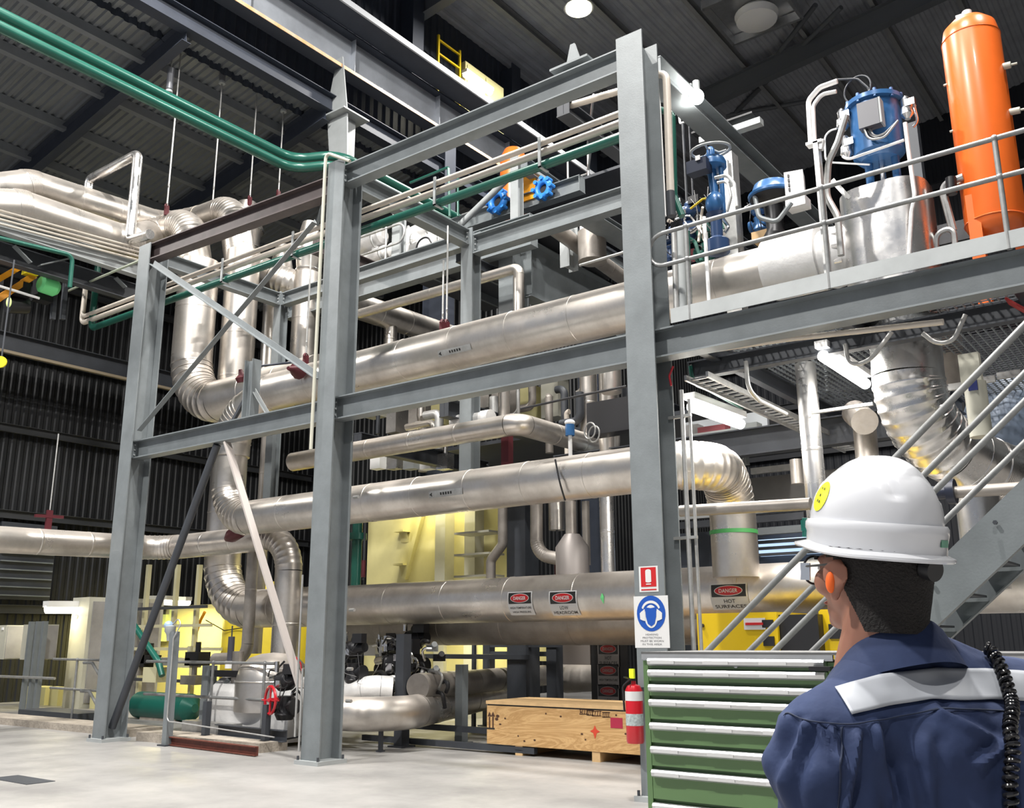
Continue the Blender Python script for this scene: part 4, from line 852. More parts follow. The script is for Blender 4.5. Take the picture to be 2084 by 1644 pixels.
# ================================================================== RIGHT PLATFORM
PZ = 4.73
beam('grey edge beam of the right platform running out of view', (XR + .03, YF, 4.56), (3.2, YF, 4.56), .32, .2)
beam('dark second beam behind the platform edge beam', (XR + .1, 9.5, 4.45), (3.2, 9.5, 4.45), .2, .12, steel_d)
t = thing('right_platform', 'grating floor of the right platform seen from below', 'platform', (-1, 11, PZ))
g = G(); 
for q in range(100): x = XR + .2 + q * .078; g.bb((x, 8.85, PZ - .03), (x + .008, 14, PZ))
part('grating_bars', g, steel, t)
g = G()
for q in range(52): g.bb((XR + .1, 8.85 + q * .1, PZ - .015), (3.1, 8.858 + q * .1, PZ - .003))
part('cross_bars', g, steel_d, t)
part('toe_plate', G().bb((XR + .35, 8.60, PZ), (3.2, 8.61, PZ + .16)), steel_l, t, 'pale toe plate')
for q, x in enumerate((-4.3, -2.75, -1.2, .4, 2.0)): part('joist', G().ibeam((x, 8.9, 4.60), (x, 14, 4.60), .2, .1), steel_d, t)
hr = [at(1345 + 40, 470, y=8.62)]
zt1 = (at(1700, 380, y=8.62).z + at(2050, 268, y=8.62).z) / 2; 
xr0 = at(1372, 520, y=8.62).x
print('rail z', zt1, at(1400, 540, y=8.62).z, at(2050, 372, y=8.62).z, xr0)
hrail('grey double handrail with looped end along the right platform edge', [(xr0, 8.62, PZ), (3.0, 8.62, PZ)], zt1 - PZ, .024, post_at=[(at(mx, my, y=8.62).x - xr0) / (3.0 - xr0) for mx, my in ((1401, 560), (1680, 480), (2040, 400))], mid=(at(1750, 435, y=8.62).z - PZ) / (zt1 - PZ), loop=True)
a, b = vline(1438, 440, 614, 8.75); single('thin_post', G().cyl(b, a, .02, 10), white, 'thin pale post behind the platform handrail near the right column', 'post')
# valve at the end of the upper pipe
def rbox(c, d, r, n=6):
    """rounded upright casing"""
    pr = []
    for sx, sy, a0 in ((1, 1, 0), (-1, 1, 90), (-1, -1, 180), (1, -1, 270)):
        for k in range(n + 1):
            a = math.radians(a0 + 90 * k / n); pr.append((sx * (d[0] / 2 - r) + r * math.cos(a), sy * (d[1] / 2 - r) + r * math.sin(a)))
    return G().prism((c[0], c[1], c[2] - d[2] / 2), (c[0], c[1], c[2] + d[2] / 2), pr, up=(0, 1, 0))
bx0, bx1 = at(1708, 450, y=9.75).x, at(1885, 430, y=9.75).x
zb1 = at(1790, 380, y=9.7).z
vx = (bx0 + bx1) / 2; VY = 10.0
t = thing('control_valve', 'large silver foil wrapped valve with blue actuator on top', 'valve', (vx, VY, PZ))
part('foil_casing', rbox((vx, VY, (PZ + zb1) / 2 + .02), (bx1 - bx0 + .02, .8, zb1 - PZ), .3), clad_b, t)
for dx in (-.14, .14):
    part('yoke_leg', G().lathe((vx + dx, VY, zb1), (0, 0, 1), [(.12, -.02), (.1, .06), (.045, .12), (.045, .5), (.07, .55)], 14), blue if dx else steel, t)
zc0 = at(1790, 320, y=VY).z; zc1 = at(1790, 208, y=VY).z
part('actuator_drum', G().lathe((vx - .02, VY, zc0), (0, 0, 1), [(.2, -.05), (.27, .02), (.27, zc1 - zc0 - .06), (.31, zc1 - zc0 - .05), (.31, zc1 - zc0), (.2, zc1 - zc0 + .02)], 30), blue, t)
for q in range(10): a = q * PI / 5; part('lid_bolt', G().cyl((vx - .02 + .29 * math.cos(a), VY + .29 * math.sin(a), zc1 - .07), (vx - .02 + .29 * math.cos(a), VY + .29 * math.sin(a), zc1 + .03), .02, 6), blue, t)
pb_ = at(1770, 235, y=VY - .33); part('positioner_box', G().box(pb_, (.22, .12, .3)), mat('slate_box', (.10, .10, .115), 0, .4), t, 'slate grey box'); part('box_cover', G().box(pb_ + V((.125, 0, 0)), (.02, .13, .3)), steel_l, t)
part('stem', G().cyl((vx, VY, zb1), (vx, VY, zc0), .035, 10), chrome, t)
for q, (mx, my) in enumerate(((1714, 245), (1722, 300), (1845, 220))):
    p = at(mx, my, y=VY - .15); part('solenoid', G().lathe(p, (0, 0, 1), [(.03, -.13), (.07, -.08), (.06, 0), (.045, .02), (.05, .1), (.02, .14)], 12).box(p + V((.05, -.03, .03)), (.1, .08, .08)), chrome, t, 'chrome solenoid')
def cab(pts, y, r, m, R=.1): return G().tube(route([at(a, b, y=y) for a, b in pts], R, 6), r, 8)
for q in range(3): part('flex_hose', cab([(1757 + q * 5, 258), (1768 + q * 6, 285 - q * 3), (1800, 280 - q * 4), (1828, 245)], VY - .36 + q * .02, .012, None), [galv, black, galv][q], t)
part('coil_tube', G().ring(at(1745, 182, y=VY), (.2, 1, 0), .16, .010, 28, 6).tube(route([at(1703, 162, y=VY), at(1745, 160, y=VY), at(1768, 180, y=VY), at(1770, 205, y=VY)], .1), .012, 8), steel_d, t)
part('air_tube', cab([(1703, 262), (1678, 268), (1680, 330), (1770, 335)], VY - .1, .011, None), white, t)
part('cross_tube', cab([(1715, 318), (1725, 325), (1840, 285)], VY - .3, .016, None), white, t)
part('hose_right', cab([(1842, 250), (1848, 300), (1862, 400), (1855, 430), (1850, 520)], 9.5, .022, None, .3), foil, t)
part('side_bracket', cab([(1835, 205), (1860, 215), (1868, 250), (1858, 258)], VY - .1, .016, None), chrome, t)
# flange and jacket between pipe and valve
t = thing('pipe_jacket', 'bright white insulation jacket on the pipe end beside the foil valve', 'jacket', (-3.5, YA, PZ))
xj0, xj1 = at(1562, 500, y=YA).x, at(1672, 480, y=YA).x
part('jacket', G().tube([(xj0, YA, zA + .03), (xj0 + .05, YA, zA + .03), (xj1, YA, zA + .03)], [rA * 1.1, rA * 1.16, rA * 1.16], 32), foil, t)
part('flange_cover', G().tube([(xj1, YA, zA), (xj1 + .1, YA, zA), (xj1 + .2, YA, zA), (bx0 + .1, YA, zA)], [rA * 1.0, rA * 1.1, rA * 1.05, rA * .8], 28), foil, t)
for q in range(12): a = q * PI / 6; part('flange_bolt', G().cyl((xj1 + .2, YA + rA * math.cos(a), zA + rA * math.sin(a)), (xj1 + .28, YA + rA * math.cos(a), zA + rA * math.sin(a)), .025, 8), clad_b, t)
px_box('tan_box', 'small tan cardboard box behind the white jacket', 'box', 1530, 465, 1560, 492, 10.6, .3, wood_e)
# conduit posts by the valve
t = thing('cable_post', 'galvanised post with curved double conduit left of the blue actuator', 'post', at(1690, 585, y=9.0))
a, b = vline(1680, 285, 585, 9.0); part('post', G().channel(b, a, .1, .05, .006, up=(0, 1, 0)), galv, t)
part('conduit_outer', cab([(1704, 165), (1668, 178), (1645, 205), (1650, 290)], 9.05, .028, None), foil, t)
part('conduit_inner', cab([(1702, 186), (1672, 192), (1655, 215), (1658, 290)], 9.05, .022, None), foil, t)
part('bracket', G().bar(at(1643, 297, y=9.0), at(1675, 288, y=9.0), .1, .03).bar(at(1672, 285, y=9.0), at(1668, 305, y=9.0), .06, .06), foil, t)
part('hose', cab([(1722, 235), (1705, 290), (1686, 330), (1682, 400), (1705, 440), (1712, 520)], 9.1, .035, None, .3), galv, t)
brace('pale short stay leaning on the foil valve casing', at(1690, 370, y=9.4), at(1725, 408, y=9.4), .05, galv)
# orange tank
TX = at(2005, 300, y=10.2); tr = rad(TX, 112)
ztop = at(1985, 35, y=10.2).z; zbt = at(2030, 468, y=10.2).z
t = thing('orange_tank', 'tall orange pressure tank standing on the right platform', 'tank', (TX.x, 10.2, PZ))
part('shell', G().lathe((TX.x, 10.2, zbt), (0, 0, 1), [(.02, -.12), (tr * .5, -.10), (tr * .85, -.03), (tr, .08), (tr, ztop - zbt - .26), (tr * .9, ztop - zbt - .12), (tr * .6, ztop - zbt - .03), (.03, ztop - zbt)], 48), orange, t)
part('weld_ring', G().ring((TX.x, 10.2, zbt + .08), (0, 0, 1), tr, .007, 48, 6), orange, t); part('weld_ring', G().ring((TX.x, 10.2, ztop - .26), (0, 0, 1), tr, .006, 48, 6), orange, t)
part('top_valve', G().cyl((TX.x, 10.2, ztop - .02), (TX.x, 10.2, ztop + .1), .05, 14).box((TX.x - .07, 10.2, ztop + .06), (.08, .05, .05)), foil, t)
for q in range(3):
    a = math.radians(250 + q * 120); c = V((TX.x + tr * .92 * math.cos(a), 10.2 + tr * .92 * math.sin(a), 0)); part('leg', G().angle((c.x, c.y, PZ), (c.x, c.y, zbt + .35), .12, .012), orange, t)
for q, (mx, my) in enumerate(((2057, 130), (2076, 222), (1932, 168), (1945, 262), (1955, 370))):
    p = at(mx, my, y=10.2 - (.05 if q < 2 else .1)); d_ = 1 if q < 2 else -1; part('nozzle', G().lathe(p - V((d_ * .1, 0, 0)), (d_, 0, -.1), [(.035, 0), (.035, .1), (.012, .1), (.012, .16)], 12), cream, t)
# pipework left of tank
t = thing('drain_pipes', 'pale small pipes with black joint left of the orange tank', 'pipe', at(1935, 490, y=10.0))
part('upper', cab([(1960, 360), (1922, 375), (1920, 395), (1940, 470)], 10.0, .04, None), galv, t); part('black_joint', G().cyl(at(1935, 362, y=9.95), at(1937, 395, y=9.95), .055, 12), black, t)
part('lower', cab([(1905, 515), (1905, 475), (1940, 462), (1945, 510)], 9.95, .03, None), galv, t)
px_box('mesh_panel', 'dark ribbed panel between foil valve and orange tank', 'panel', 1905, 440, 1985, 500, 12.5, .1, blackm)
a, b = vline(1870, 250, 510, 12.5); single('back_post', G().bar(b, a, .16, .16), steel_d, 'dark post behind the foil valve right side', 'post')
# blue valve with hand wheel
hz = at(1446, 306, y=9.9); hx = hz.x
t = thing('wheel_valve', 'dark blue valve with large grey hand wheel on the right platform', 'valve', (hx, 9.9, PZ))
part('hand_wheel', G().ring((hx, 9.9, hz.z), (0, -.12, 1), rad(hz, 78), .018, 36, 8), steel_l, t)
g = G()
for q in range(3): a = .6 + q * 2 * PI / 3; g.tube(route([V((hx, 9.9, hz.z + .02)), V((hx + .1 * math.cos(a), 9.9 + .1 * math.sin(a), hz.z - .03)), V((hx + .19 * math.cos(a), 9.9 + .19 * math.sin(a), hz.z))], .05, 4), .014, 8)
part('spokes', g, steel_l, t)
part('bonnet', G().lathe((hx, 9.9, hz.z), (0, 0, -1), [(.03, -.04), (.05, .0), (.05, .1), (.16, .13), (.18, .18), (.18, .24), (.1, .27)], 24), blue, t)
part('side_box', G().box((hx - .08, 9.72, hz.z - .28), (.26, .16, .16)), mat('deep_navy_box', (.015, .02, .04), 0, .4), t); part('label_plate', G().box((hx - .05, 9.63, hz.z - .2), (.06, .01, .06)), paper, t)
part('yoke', G().cyl((hx + .0, 9.9, hz.z - .27), (hx + .02, 9.9, hz.z - .6), .055, 12).cyl((hx + .12, 9.9, hz.z - .27), (hx + .12, 9.9, hz.z - .9), .03, 10).ell((hx + .02, 9.9, hz.z - .72), (.12, .12, .16)), blue, t)
part('lower_body', G().lathe((hx + .02, 9.9, hz.z - .85), (0, 0, -1), [(.12, 0), (.07, .05), (.07, .3), (.14, .35), (.14, .5)], 18), mat('deep_blue', (.02, .05, .13), .1, .35), t)
part('hoses', cab([(1455, 362), (1480, 356), (1495, 375), (1500, 420)], 9.7, .022, None).tube(route([at(1460, 372, y=9.7), at(1480, 368, y=9.7), at(1488, 400, y=9.7), at(1480, 430, y=9.7)], .08), .018, 8), galv, t)
for j, (mx, my, s_, nm) in enumerate(((1470, 410, .55, 'right below the hand wheel'), (1400, 440, .6, 'nearest the right column'), (1440, 480, .7, 'behind the thin pale post'), (1365, 490, .5, 'just past the rail loop'), (1545, 430, .55, 'behind the handrail middle'), (1465, 500, .6, 'low beside the silver pipe'))):
    machine('dark instrument valve with pale tubing, ' + nm, at(mx, my, y=11.0 if j != 3 else 9.5), s_ * 1.15, False, 20 + j * 2 + 1, bodym=[blackm, mat('deep_blue', (0, 0, 0)), mat('teal_dark', (.01, .09, .07), 0, .4), mat('deep_blue', (0, 0, 0)), blue, blackm][j], cables=5)
R_ = random.Random(21); t0_ = thing('instrument_tubing', 'tangle of pale instrument tubes beside the right column on the platform', 'pipe', at(1410, 520, y=10.6))
for j in range(12):
    y = 10.6; a = (R_.uniform(1350, 1480), R_.uniform(420, 470)); b = (a[0] + R_.uniform(-25, 45), a[1] + R_.uniform(-10, 35)); c = (b[0] + R_.uniform(-10, 20), b[1] + R_.uniform(10, 60))
    tube_part(t0_, [at(*a, y=y), at(*b, y=y + .1), at(*c, y=y)], R_.choice((.012, .018, .025)), .06, [galv, chrome, green_p, cream_p][j % 4], n=8)
R_ = random.Random(33); t0_ = thing('valve_tubing', 'tangle of black and chrome tubes and fittings on the black valves under the lowest pipe', 'pipe', at(840, 1400, y=11.1))
for j in range(26):
    a = (R_.uniform(780, 905), R_.uniform(1290, 1420)); b = (a[0] + R_.uniform(-28, 28), a[1] + R_.uniform(-10, 14)); c = (b[0] + R_.uniform(-12, 12), b[1] + R_.uniform(4, 34))
    tube_part(t0_, [at(*a, y=11.1), at(*b, y=11.0), at(*c, y=11.1)], R_.choice((.012, .02, .03)), .06, [chrome, black, galv, black][j % 4], n=8)
for j in range(10):
    p = at(R_.uniform(785, 900), R_.uniform(1300, 1400), y=11.2); part('fitting', G().box(p, (.16, .1, .1)).cyl(p, p + V((.12, -.08, .06)), .045, 10), [blackm, chrome, steel_l][j % 3], t0_)
t0_ = thing('valve_tubing', 'tangle of dark tubes at the valve with the red hand wheel', 'pipe', at(583, 1430, y=9.75))
for j in range(14):
    a = (R_.uniform(555, 610), R_.uniform(1345, 1440)); b = (a[0] + R_.uniform(-16, 16), a[1] + R_.uniform(-6, 14)); c = (b[0] + R_.uniform(-12, 12), b[1] + R_.uniform(4, 24))
    tube_part(t0_, [at(*a, y=9.75), at(*b, y=9.7), at(*c, y=9.75)], R_.choice((.01, .016, .022)), .05, [black, blackm, chrome][j % 3], n=8)
single('yellow_strap', G().tube([at(1405, 425, y=10.4), at(1430, 405, y=10.4), at(1437, 404, y=10.4)], .014, 6), yellow, 'yellow strap among the instrument tubes', 'strap')
px_box('pink_box', 'dull red box low behind the thin pale post', 'box', 1394, 505, 1412, 525, 11.2, .2, mat('dull_red', (.30, .08, .09), 0, .5))
# second, low blue valve
p = at(1572, 392, y=10.6)
t = thing('diaphragm_valve', 'blue domed diaphragm valve behind the platform handrail', 'valve', p - V((0, 0, .8)))
part('dome', G().lathe(p, (0, 0, 1), [(.27, -.08), (.30, -.06), (.30, -.03), (.26, .0), (.22, .1), (.1, .14)], 28), blue, t)
part('lower', G().lathe(p, (0, 0, -1), [(.28, .08), (.12, .18), (.1, .5), (.16, .6), (.16, .9)], 20), blackm, t); part('guard', G().tube(route([p + V((-.15, -.2, -.08)), p + V((-.1, -.25, -.4)), p + V((.1, -.2, -.5)), p + V((.3, -.2, -.3))], .1), .03, 8), steel, t)
p = at(1618, 378, y=10.5)
t = thing('white_terminal_box', 'white terminal box with slots beside the blue dome', 'box', p - V((0, 0, .2)))
part('box', G().box(p, (.22, .2, .3), Matrix.Rotation(.25, 3, 'Z')), white, t); g = G()
for q in range(4): g.box(p + V((-.03, -.12, .09 - q * .06)), (.02, .02, .035))
part('slots', g, black, t); part('under_box', G().box(p + V((.02, 0, -.25)), (.24, .2, .12)), foil, t)
# flanged galvanised posts
p = at(1510, 400, y=10.8); 
t = thing('galvanised_stand', 'pale galvanised angle stand between the two blue valves', 'post', (p.x, 10.8, PZ))
part('upright', G().angle((p.x - .1, 10.8, PZ), (p.x - .1, 10.8, at(1508, 300, y=10.8).z), .2, .01), galv, t); part('rail', G().bar((p.x - .16, 10.75, at(1508, 300, y=10.8).z - .15), (p.x - .16, 10.75, at(1500, 370, y=10.8).z), .05, .05), galv, t); part('foot', G().bb((p.x - .2, 10.7, PZ), (p.x + .2, 10.95, PZ + .02)), galv, t)
# conduits up the right side of the right column
def tall(label, pts, y, r, m): return tubing('riser_conduit', label, [at(a, b, y=y) for a, b in pts], r, .12, m, 'pipe', n=12)
tall('cream riser pipe hooking over beside the right column', [(1338, 152), (1356, 148), (1366, 430)], 9.0, .045, cream_p)
tall('green riser pipe right of the right column', [(1345, 224), (1368, 232), (1372, 400), (1388, 440)], 9.1, .04, green_p)
tall('thin white riser right of the right column', [(1336, 165), (1342, 220), (1353, 440)], 8.95, .02, white)
tall('dark fitting stack under the cream riser', [(1364, 390), (1367, 440)], 9.0, .05, steel_d)
for j, (x0, y1, w_) in enumerate(((1371, 645, .03), (1384, 645, .05), (1400, 640, .02))):
    tall('pale pipe dropping behind the rail loop, ' + ['left', 'middle', 'right'][j], [(x0, 470), (x0 + 6, y1)], 8.85 + j * .06, w_, [galv, steel_l, green_p][j])
tubing('hook_pipe', 'pale hooked pipe above the service pipes beside the right column', [at(1262, 185, y=9.3), at(1160, 215, y=9.3), at(1152, 205, y=9.3)], .045, .06, cream_p, 'pipe')
single('beam_bracket', G().prism(at(1165, 118, y=8.75), at(1165, 118, y=8.75) + V((0, .03, 0)), [(-.12, -.16), (.14, -.16), (.03, .2), (-.03, .2)]).box(at(1165, 135, y=8.74), (.55, .2, .03)), steel, 'small upright bracket on top of the top beam', 'bracket')
# monorail beam with flood lamp above platform
mxb = -5.2
a = at(1345, 160, x=mxb); b = at(1530, 335, x=mxb); zz = (a.z + b.z) / 2
beam('grey runway beam going back above the platform with lamps on it', (mxb, 9.95, zz), (mxb, 17.5, zz), .3, .3, steel)
a = at(1345, 210, x=mxb - .6); beam('second grey runway beam left of the first one', (mxb - .9, 9.2, zz - .6), (mxb - .9, 17, zz - .6), .2, .2, steel_d)
p = at(1418, 197, y=11.0)
t = thing('flood_lamp', 'small glowing flood lamp on an arm above the platform', 'light', p)
part('bulb', G().ell(p, (.10, .10, .11)), glow_w, t); part('arm', G().bar(p + V((-.05, 0, .2)), p + V((-.9, .1, .2)), .08, .04), steel_l, t); part('neck', G().cyl(p + V((0, 0, .1)), p + V((0, 0, .24)), .05, 10), steel_l, t)
lamp('bulb_light', 'POINT', p - V((0, .25, .2)), 45, t, .12)
p = at(1487, 268, y=12.5); t = thing('dark_batten', 'unlit silver lamp batten on the runway beam', 'light', p); part('body', G().bar(p + V((-.5, 0, 0)), p + V((.5, 0, .0)), .14, .1), steel_l, t); part('tray', G().bar(p + V((-.6, 0, .14)), p + V((.4, 0, .14)), .22, .03), black, t)
p = at(1389, 245, y=11.6); t = thing('chain_hook', 'white shackle with hanging chain falls above the valves', 'hook', p); part('shackle', G().tube(route([p + V((-.05, 0, .1)), p + V((-.04, 0, -.04)), p + V((.04, 0, -.04)), p + V((.05, 0, .1))], .03), .018, 8), white, t); part('chain', G().cyl(p + V((0, 0, -.05)), p + V((0, 0, -1.6)), .02, 6).cyl(p + V((.1, 0, .3)), p + V((.1, 0, -1.5)), .015, 6), steel_d, t)
hrail('pale back handrail of the right platform', [(-4.4, 12.4, PZ), (-1.0, 12.4, PZ)], 1.0, .022, post_at=[.1, .5, .9], m=steel)
# ================================================================== UNDER THE PLATFORM
batten('glowing tube lamp under the platform beside the right column', at(1404, 826, y=9.7), at(1510, 864, x=at(1404, 826, y=9.7).x + .02), .065, None, 120, drop=V((0, 0, .12)))
batten('glowing tube lamp under the platform above the helmet', at(1672, 722, y=9.4), at(1764, 783, x=at(1672, 722, y=9.4).x + .02), .06, None, 130, drop=V((0, 0, .12)))
vpipe('tall bright silver pipe under the platform left of the helmet', 1653, 738, 1100, 10.6, 42, clad_b, n=26)
p = at(1845, 760, y=10.0); 
q2 = at(2150, 1010, y=12.2)
pipe('very large silver duct bending down to the right under the platform', [at(1838, 640, y=10.0), at(1855, 870, y=10.0), at(2010, 960, y=11.0), at(2200, 1010, y=12.6)], rad(p, 138), .75, clad_b, .42)
pipe('large silver duct dropping behind the big one', [at(1895, 650, y=11.6), at(1905, 790, y=11.8)], .32, m=clad_d)
vpipe('dull silver pipe behind the helmet to the left of the duct', 1765, 860, 1000, 12.0, 46, clad_d)
single('hanging_pipe_stub', G().cyl(at(1740, 840, y=11.8), at(1760, 858, y=11.4), .16, 20), clad_d, 'open pipe stub pointing down under the perforated channel', 'pipe')
vpipe('ribbed silver vertical pipe behind the stair stringer', 2000, 1005, 1200, 10.8, 84, clad_b, .3)
tubing('thin_pipe', 'dull horizontal pipe in front of the pipe bend at right of the column', [at(1385, 1040, y=9.3), at(1650, 1025, y=9.3)], rad(at(1500, 1035, y=9.3), 24), .1, clad_d, 'pipe', n=16)
tubing('thin_pipe', 'dull horizontal pipe above the stair stringer at the right edge', [at(1925, 1003, y=9.0), at(2200, 985, y=9.0)], rad(at(2000, 995, y=9.0), 25), .1, clad_d, 'pipe', n=16)
p = at(1935, 1000, y=9.0); single('pipe_flange', G().cyl(p - V((.03, 0, 0)), p + V((.04, 0, 0)), .11, 18).cyl(p - V((.25, 0, 0)), p - V((.03, 0, 0)), .06, 14), mat('deep_navy_box', (0, 0, 0)), 'dark blue flange right behind the helmet', 'flange')
px_box('perforated_channel', 'pale perforated channel under the platform', 'channel', 1650, 818, 1775, 842, 10.4, .05, galv)
p = at(2045, 890, y=14.4); t = thing('blue_vessel', 'dark slate blue vessel behind the handrails at the right edge', 'vessel', p - V((0, 0, .6))); part('shell', G().lathe(p, (.5, 0, 1), [(.1, -.9), (.55, -.7), (.62, .4), (.4, .75), (.1, .85)], 28), mat('slate_blue', (.10, .13, .18), .1, .4), t)
p = at(1990, 830, y=9.6); t = thing('cream_canister', 'cream canister hanging behind the top stair rail', 'canister', p - V((0, 0, .4))); part('body', G().cyl(p + V((0, 0, -.28)), p + V((0, 0, .25)), .1, 18), cream, t); part('upper', G().box(p + V((-.02, 0, .38)), (.18, .1, .3)), cream, t); part('blue_label', G().box(p + V((0, -.1, .2)), (.08, .02, .1)), mat('navy_label', (.02, .03, .15), 0, .5), t)
for j in range(3): px_box('cable_rack', 'galvanised perforated rack behind the stair rails, ' + ['left', 'middle', 'right'][j], 'rack', 1925 + j * 52, 775 - j * 12, 1972 + j * 52, 795 - j * 12, 11.0, .05, galv)
p = at(1465, 830, y=10.5)
t = thing('cable_ladder', 'pale cable ladder running back beside the tube lamp', 'tray', p)
xx = at(1450, 815, y=9.8).x + .12; zz2 = at(1450, 815, y=9.8).z + .05
part('rails', G().bar((xx, 8.9, zz2), (xx, 14, zz2), .03, .06).bar((xx + .25, 8.9, zz2), (xx + .25, 14, zz2), .03, .06), galv, t)
for q in range(34): part('rung', G().bb((xx, 9 + q * .15, zz2 - .01), (xx + .25, 9.02 + q * .15, zz2 + .01)), galv, t)
tubing('conduit', 'pale conduit running below the platform edge to the right', [at(1380, 722, y=8.95), at(1600, 690, y=8.95), at(1920, 655, y=8.95)], .03, .1, cream_p, 'pipe')
tubing('conduit', 'double conduit bending down and back under the platform', [at(1518, 735, y=9.4), at(1522, 790, y=9.4), at(1545, 815, y=9.7), at(1600, 842, y=10.4)], .024, .15, galv, 'pipe')
tubing('conduit', 'green conduit dropping below the platform near the right column', [at(1405, 745, y=9.3), at(1410, 780, y=9.3), at(1440, 792, y=9.7), at(1510, 830, y=11)], .022, .12, green_p, 'pipe')
tubing('cable', 'grey hose hanging in a curve left of the big duct', [at(1720, 700, y=9.3), at(1728, 745, y=9.3), at(1770, 735, y=9.3), at(1815, 675, y=9.3)], .022, .25, galv, 'cable')
tubing('cable', 'grey hose hanging in a curve right of the big duct', [at(1878, 678, y=9.2), at(1905, 700, y=9.2), at(1940, 695, y=9.2), at(1965, 640, y=9.2)], .022, .25, galv, 'cable')
t = thing('inner_column_pipes', 'grey twin tubes clamped along the right column', 'pipe', (XR + .26, 8.9, 0)); 
a, b = vline(1375, 800, 1320, 8.98); part('tube', G().cyl((XR + .28, 8.9, 0.0), (XR + .28, 8.9, a.z), .025, 10), galv, t); part('second_tube', G().cyl((XR + .34, 8.95, 1.0), (XR + .34, 8.95, a.z - .1), .018, 10), galv, t)
for zz in (a.z - .3, 2.5, 1.3): part('clamp', G().bb((XR + .12, 8.88, zz), (XR + .38, 8.92, zz + .03)), galv, t)
tubing('cable', 'short red cable beside the right column under the platform', [at(1370, 745, y=8.8), at(1362, 765, y=8.8), at(1366, 785, y=8.8)], .012, .05, red, 'cable', n=8)
single('corner_sign_red', G().bar(at(2050, 612, y=9.2), at(2100, 640, y=9.2), .2, .02), mat('dark_red', (.30, .02, .02), 0, .5), 'dark red bar under the platform at the right edge', 'bar')
# lower deck right
zl2 = at(1490, 905, y=12.6).z
beam('dark deck beam behind the pipe bend right of the column', (-8.6, 12.6, zl2), (-3.2, 12.6, zl2 + .0), .38, .2, steel_d)
beam('dark grey beam above the helmet running back under the platform', (-3.2, 12.6, zl2), (-3.2, 18, zl2), .38, .2, steel_d)
px_box('cream_deck_top', 'pale slab on the deck behind the pipe bend', 'slab', 1385, 890, 1560, 905, 12.9, .8, cream)
for j, (x0, x1, y0, y1, m_) in enumerate(((1405, 1500, 870, 893, steel_l), (1420, 1475, 862, 885, mat('dull_red', (0, 0, 0))), (1510, 1540, 858, 885, steel_l), (1390, 1420, 862, 890, galv))):
    px_box('deck_item', 'small item on the deck behind the near tube lamp, ' + ['grey rail', 'dull red block', 'grey box at the right', 'pale stand at the left'][j], 'box', x0, y0, x1, y1, 13.2 + j * .1, .2, m_)
px_box('rib_panel', 'pale ribbed panel behind the near tube lamp', 'panel', 1388, 835, 1560, 900, 14.6, .08, mat('pale_rib', (.36, .38, .40), .2, .5))
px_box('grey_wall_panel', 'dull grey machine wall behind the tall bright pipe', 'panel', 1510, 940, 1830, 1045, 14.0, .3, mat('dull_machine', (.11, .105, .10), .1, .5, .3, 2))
px_box('pale_strip', 'pale strip on the dull machine wall', 'panel', 1528, 943, 1612, 965, 13.9, .08, galv)
vpipe('small dull hanging can left of the tall bright pipe', 1622, 935, 985, 12.2, 26, clad_d, n=18)
t0_ = px_box('daylight_panel', 'pale blue daylight panel seen beyond the pipe bend', 'window', 1545, 1088, 1700, 1132, 16.5, .1, mat('daylight_blue', (.5, .65, .8), 0, .5, emit=(.55, .75, 1), es=1.1))
for j in range(3):
    a, b = at(1540, 1101 + j * 13, y=16.46), at(1700, 1097 + j * 13, y=16.46); part('window_bar', G().bb((a.x, 16.42, a.z), (b.x, 16.5, b.z)), steel_d, t0_)
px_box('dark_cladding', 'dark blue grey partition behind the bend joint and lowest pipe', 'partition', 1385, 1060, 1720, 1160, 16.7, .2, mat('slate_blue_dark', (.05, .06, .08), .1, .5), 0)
for j, (x0, x1, yy) in enumerate(((1385, 1640, 1052), (1385, 1640, 1070), (1545, 1700, 1082))): 
    a = at(x0, yy, y=13.2); b = at(x1, yy, y=13.2); b.z = a.z; single('pipe_rail', G().bar(a, b, .1, .1), [steel_l, steel_d, steel][j], 'grey bar behind the pipe bend, ' + ['upper', 'lower', 'over the daylight panel'][j], 'bar')
# yellow boxes beyond the cabinet
p0 = at(1420, 1300, y=9.9); p1 = at(1580, 1245, y=9.9)
t = thing('compressor', 'yellow compressor box behind the tool cabinet, nearest the right column', 'machine', (-4.5, 10.2, 0))
part('casing', G().bb((p0.x, 9.9, .25), (p1.x, 10.9, p1.z)), yellow, t)
part('vents', G().box((p1.x - .1, 9.89, p1.z - .12), (.12, .02, .08)).box((p1.x - .1, 9.89, p1.z - .3), (.12, .02, .1)).box((p1.x - .1, 9.89, p1.z - .44), (.12, .02, .06)), black, t)
part('knob', G().cyl((p0.x + .07, 9.9, p1.z - .13), (p0.x + .07, 9.87, p1.z - .13), .02, 14), black, t)
part('maker_plate', G().box((p0.x + .68, 9.89, p1.z - .12), (.24, .01, .12)), paper, t); part('plate_stripe', G().box((p0.x + .68, 9.88, p1.z - .12), (.2, .01, .025)), sred, t)
part('end_panel', G().bb((p1.x, 9.95, .3), (p1.x + .42, 10.85, p1.z - .03)), black, t)
t = thing('compressor', 'second yellow machine box partly hidden behind the worker', 'machine', (-3.2, 10.2, 0)); q0 = at(1670, 1300, y=10.1); part('casing', G().bb((q0.x, 10.1, .25), (q0.x + .7, 10.9, q0.z + .3)), yellow, t); part('grille', G().bb((q0.x + .1, 10.08, q0.z), (q0.x + .3, 10.1, q0.z + .15)), black, t)
